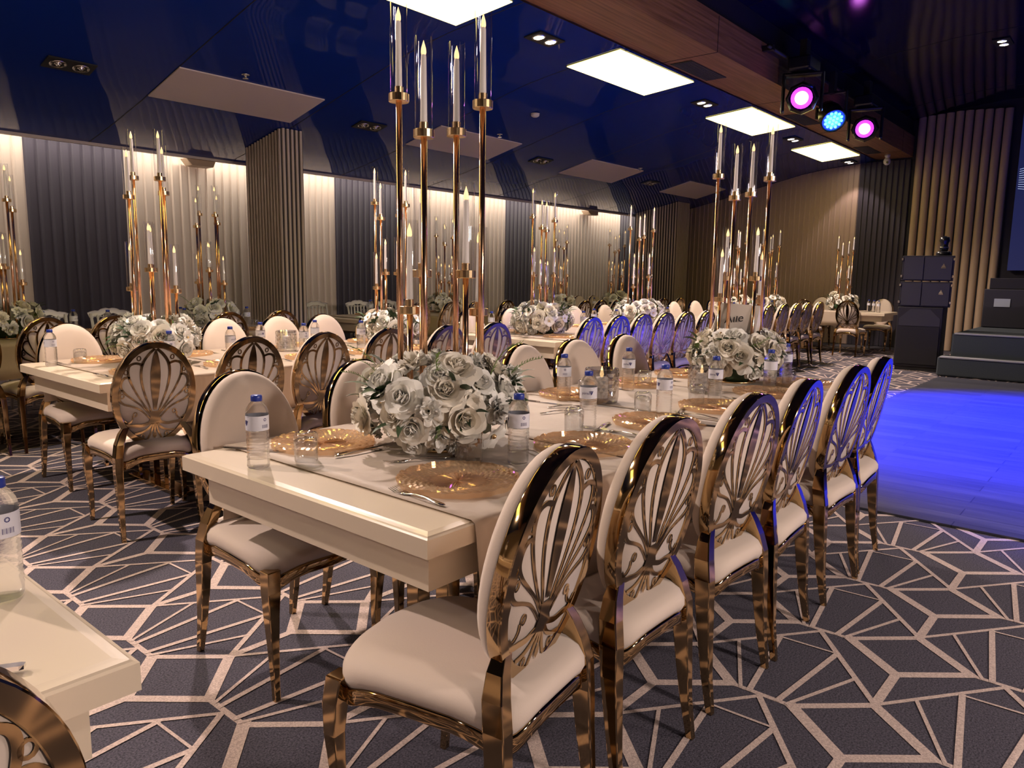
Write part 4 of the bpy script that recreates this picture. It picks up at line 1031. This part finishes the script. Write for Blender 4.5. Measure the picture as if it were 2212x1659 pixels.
def leaf_mesh(name, mt, n_, ln, wd, spread, seed):
    rnd = random.Random(seed); b = MB()
    for k in range(n_):
        az = spread*(k-(n_-1)/2)/max(1, n_-1)*2 if n_ > 1 else 0
        vs = []; L_ = ln*rnd.uniform(.85, 1.15)
        for i in range(7):
            u = i/6; w_ = wd*sin(pi*min(1, u*.93+.07))**.8+.0006; x = L_*u; z = .35*L_*sin(u*1.6)-.25*L_*u*u
            for j, v in enumerate((-1, 0, 1)): vs.append((x*cos(az)-v*w_*sin(az), x*sin(az)+v*w_*cos(az), z+.25*w_*(abs(v))))
        o_ = [(i*3+j, (i+1)*3+j, (i+1)*3+j+1, i*3+j+1) for i in range(6) for j in range(2)]
        b.add(vs, o_, 0, True)
    return b.mesh(name, mt)
def fern_mesh(seed):
    rnd = random.Random(seed); b = MB(); N_ = 15; pts = [(0+.16*k/N_, 0, .05*sin(k/N_*1.8)-.03*(k/N_)**2) for k in range(N_+1)]
    b.tube(pts, .0012, 4)
    for k in range(2, N_+1):
        for a in (-1, 1, .3):
            p = pts[k]; l_ = .024*(1-.4*k/N_); q = (p[0]+l_*.7, p[1]+a*l_*.7, p[2]+l_*.35*rnd.uniform(-.3, 1)); m_ = ((p[0]+q[0])/2, (p[1]+q[1])/2, (p[2]+q[2])/2+.001)
            b.add([p, (m_[0]-.0012, m_[1]+.0016, m_[2]), q, (m_[0]+.0012, m_[1]-.0016, m_[2])], [(0, 1, 2, 3)], 0)
    return b.mesh('fern', M['leaf2'])
FL = [('rose', rose_mesh(M['rose'], 1)), ('rose', rose_mesh(M['rose2'], 2, .050)), ('rose', rose_mesh(M['rose'], 3, .040)), ('carnation', carnation_mesh(M['rose'], 4)), ('carnation', carnation_mesh(M['rose2'], 9)), ('blossom', blossom_mesh())]
LF = [('leaf_sprig', leaf_mesh('leaf_sprig', M['leaf'], 3, .085, .014, .6, 5)), ('leaf_sprig', leaf_mesh('leaf_sprig', M['leaf'], 2, .11, .011, .4, 6)), ('leaf_sprig', leaf_mesh('leaf_sprig', M['leaf2'], 3, .06, .014, .8, 7)), ('fern', fern_mesh(8))]
def flowers(x, y, label, nf, nl, seed, rx=.225, rz=.135):
    rnd = random.Random(seed); t = thing('flower_arrangement', label, 'flowers', (x, y, ZT), rnd.uniform(0, 6), 'white rose arrangements around the candelabra')
    b = MB(); b.lathe([(.10, .011), (.125, .03), (.14, .07), (.13, .11), (.08, .14), (.0001, .15)], 18, wave=lambda a, z: .06*sin(5*a+z*40)); ob('foliage_base', b.mesh('foliage_base', M['leaf']), t)
    g = pi*(3-5**.5)
    for k in range(nf):
        zz = 1-1.72*(k+.5)/nf       # from the top to below the middle
        a = k*g+rnd.uniform(-.2, .2); rr = (max(0, 1-zz*zz))**.5
        d = Vector((rr*cos(a), rr*sin(a), zz)); s_ = rnd.uniform(.84, 1.02)
        # keep a hole in the top centre for the poles
        if zz > .86: continue
        p = Vector((d.x*rx*s_, d.y*rx*s_, .155+d.z*rz*s_)); p.z = max(p.z, .032)
        nm, me = FL[rnd.choice((0, 0, 1, 1, 2, 3, 4, 5) if k % 3 else (0, 1, 3, 5))]
        o = ob(nm, me, t, p); n_ = Vector((d.x, d.y, d.z*1.1+.12)).normalized(); o.rotation_mode = 'QUATERNION'
        o.rotation_quaternion = n_.to_track_quat('Z', 'Y') @ Matrix.Rotation(rnd.uniform(0, 6), 3, 'Z').to_quaternion()
        q = rnd.uniform(1.0, 1.42)*(30/nf)**.5 if nf < 35 else rnd.uniform(1.0, 1.32); o.scale = (q, q, q)
    for k in range(nl):
        a = rnd.uniform(0, 2*pi); el = rnd.uniform(-.35, .65); d = Vector((cos(a)*cos(el), sin(a)*cos(el), sin(el)))
        nm, me = LF[rnd.choice((0, 0, 1, 1, 2, 3))]
        o = ob(nm, me, t, Vector((d.x*rx*.84, d.y*rx*.84, max(.05, .155+d.z*rz*.9)))); q = rnd.uniform(.7, 1.15); o.scale = (q, q, q)
        o.rotation_mode = 'QUATERNION'; o.rotation_quaternion = (d+Vector((0, 0, .1))).to_track_quat('X', 'Z') @ Matrix.Rotation(rnd.uniform(-.8, .8), 3, 'X').to_quaternion()
    return t

# ------------------------------------------------------------------ candelabra with eight glass-shaded arms
ARMS = [(-.132, .02, 1.87), (-.052, -.085, 1.745), (.050, .075, 1.78), (.130, -.02, 1.85), (-.062, .06, 1.325), (.078, -.075, 1.325), (-.098, -.06, 1.21), (.126, .06, 1.20)]
NAMES = ['leftmost tall', 'second tall', 'third tall', 'rightmost tall', 'inner left low', 'inner right low', 'outer left low', 'outer right low']
def arm_meshes():
    out = {}
    b = MB(); b.lathe([(.008, -.008), (.031, -.006), (.032, -.004), (.032, .018), (.030, .019), (.0135, .019), (.0135, .040), (.0115, .041), (.0115, .024), (.0001, .024)], 20); out['cup'] = b.mesh('cup', M['bright_gold'])
    for p in out['cup'].polygons: p.use_smooth = False
    b = MB(); n = 24; b.lathe([(.0268, .0195), (.0268, .284), (.0262, .286)], n, capb=False, capt=False); out['shade'] = b.mesh('glass_shade', M['tube'])
    b = MB(); b.lathe([(.0108, 0), (.0108, .02), (.0082, .205), (.0060, .212), (.0001, .213)], 14); out['candle'] = b.mesh('wax', M['candle'])
    b = MB(); b.lathe([(.0055, .208), (.0082, .217), (.0072, .229), (.0030, .243), (.0003, .252)], 10); out['flame'] = b.mesh('flame', M['flame'])
    return out
AM = arm_meshes(); POLE = {}
def candelabra(x, y, which, dims=None, spin=0.0, cand=8, hs=1.0):
    rz = math.atan2(y, x)-pi/2+spin
    t = thing('candelabra', 'rose-gold eight-armed candelabra with glass shades '+which, 'candelabra', (x, y, ZT), rz, 'rose-gold candelabra')
    b = MB(); b.lathe([(.125, .0005), (.125, .008), (.12, .010), (.0001, .010)], 30); ob('base', b.mesh('base', M['bright_gold']), t)
    arms = ARMS if dims is None else dims
    for k, (u, w_, z) in enumerate(arms):
        hz = (z-ZT)*hs
        b = MB(); b.tube([(0, 0, .010), (0, 0, hz-.006)], .0098, 12); p = ob('pole', b.mesh('pole', M['rose_gold']), t, (u, w_, 0))
        ob('cup', AM['cup'], p, (0, 0, hz)); ob('glass_shade', AM['shade'], p, (0, 0, hz))
        pos = Matrix.Rotation(rz, 3, 'Z') @ Vector((u, w_, 0))
        c = ob('taper_candle', AM['candle'], None, (x+pos.x, y+pos.y, ZT+hz+.0245)); tag(c, 'ivory candle in %s glass of candelabra %s' % (NAMES[k], which), 'candle', 'ivory taper candles')
        ob('flame', AM['flame'], c)
CP = [(1.715, 1.76, 'nearest the viewer', 0, 66, 36, .265, .16), (3.95, 1.73, 'at far end of front table', .12, 56, 26, .235, .14),
      (2.06, 4.60, 'at near end of left table', -.85, 50, 22, .24, .14), (3.95, 4.62, 'at far end of left table', -.3, 40, 14, .23, .14),
      (5.78, 4.52, 'at near end of middle table', .8, 54, 18, .29, .155), (7.66, 4.55, 'at far end of middle table', .3, 50, 14, .30, .16),
      (1.98, 7.05, 'by the left picture edge', -.95, 26, 10, .24, .14), (3.72, 7.05, 'left of the nearer pillar', -.85, 26, 10, .24, .14),
      (7.82, 7.95, 'on table by nearer pillar', .6, 24, 8, .24, .14), (9.6, 7.15, 'near end of far-pillar table', 1.0, 22, 6, .24, .14), (11.3, 7.2, 'far end of far-pillar table', .2, 22, 6, .24, .14),
      (10.9, 4.8, 'at near end of far table', .7, 24, 8, .27, .16), (12.3, 4.85, 'at far end of far table', .4, 24, 8, .27, .16), (14.8, 4.42, 'on the end wall table', 0, 24, 6, .28, .17)]
for k, (x, y, wh, sp, nf, nl, rx, rz_) in enumerate(CP):
    d = None
    candelabra(x, y, wh, d, sp)
    flowers(x, y, 'round white rose arrangement at candelabra foot '+wh, nf, nl, 20+k, rx, rz_)
# name card standing in the second arrangement
t = thing('name_card', 'cream folded name card with black script among the second roses', 'card', (3.90, 1.71, 1.10), math.atan2(1.70, 3.95)+R(-90)+R(4)); t.scale = (1.15, 1.15, 1.15)
b = MB(); b.add([(-.11,-.0,-.045),(.09,-.0,-.085+.03),(.105,-.02,.075),(-.07,-.02,.085),(-.11,.05,-.045),(.12,.05,-.055),(.105,-.018,.076),(-.07,-.018,.086)], [(0,1,2,3),(4,7,6,5),(3,2,6,7),(0,3,7,4),(1,5,6,2)])
ob('card', b.mesh('card', M['card']), t)
tx = text_mb('Aile', .055, 0, .25); tx.xform(Matrix.Translation((-.012, -.0135, .012)) @ Matrix.Rotation(R(82), 4, 'X') @ Matrix.Rotation(R(7), 4, 'Z')); ob('lettering', tx.mesh('lettering', M['ink_black']), t)
b = MB(); b.tube([(0, .02, -.20), (0, .02, -.05)], .003, 6); ob('pick', b.mesh('pick', M['bright_gold']), t)

for o in list(bpy.data.objects):
    if '_used' in o: del o['_used']
# light names only; put every parentless mesh without a label on record
for o in bpy.data.objects:
    if o.parent is not None and 'category' in o: del o['category']
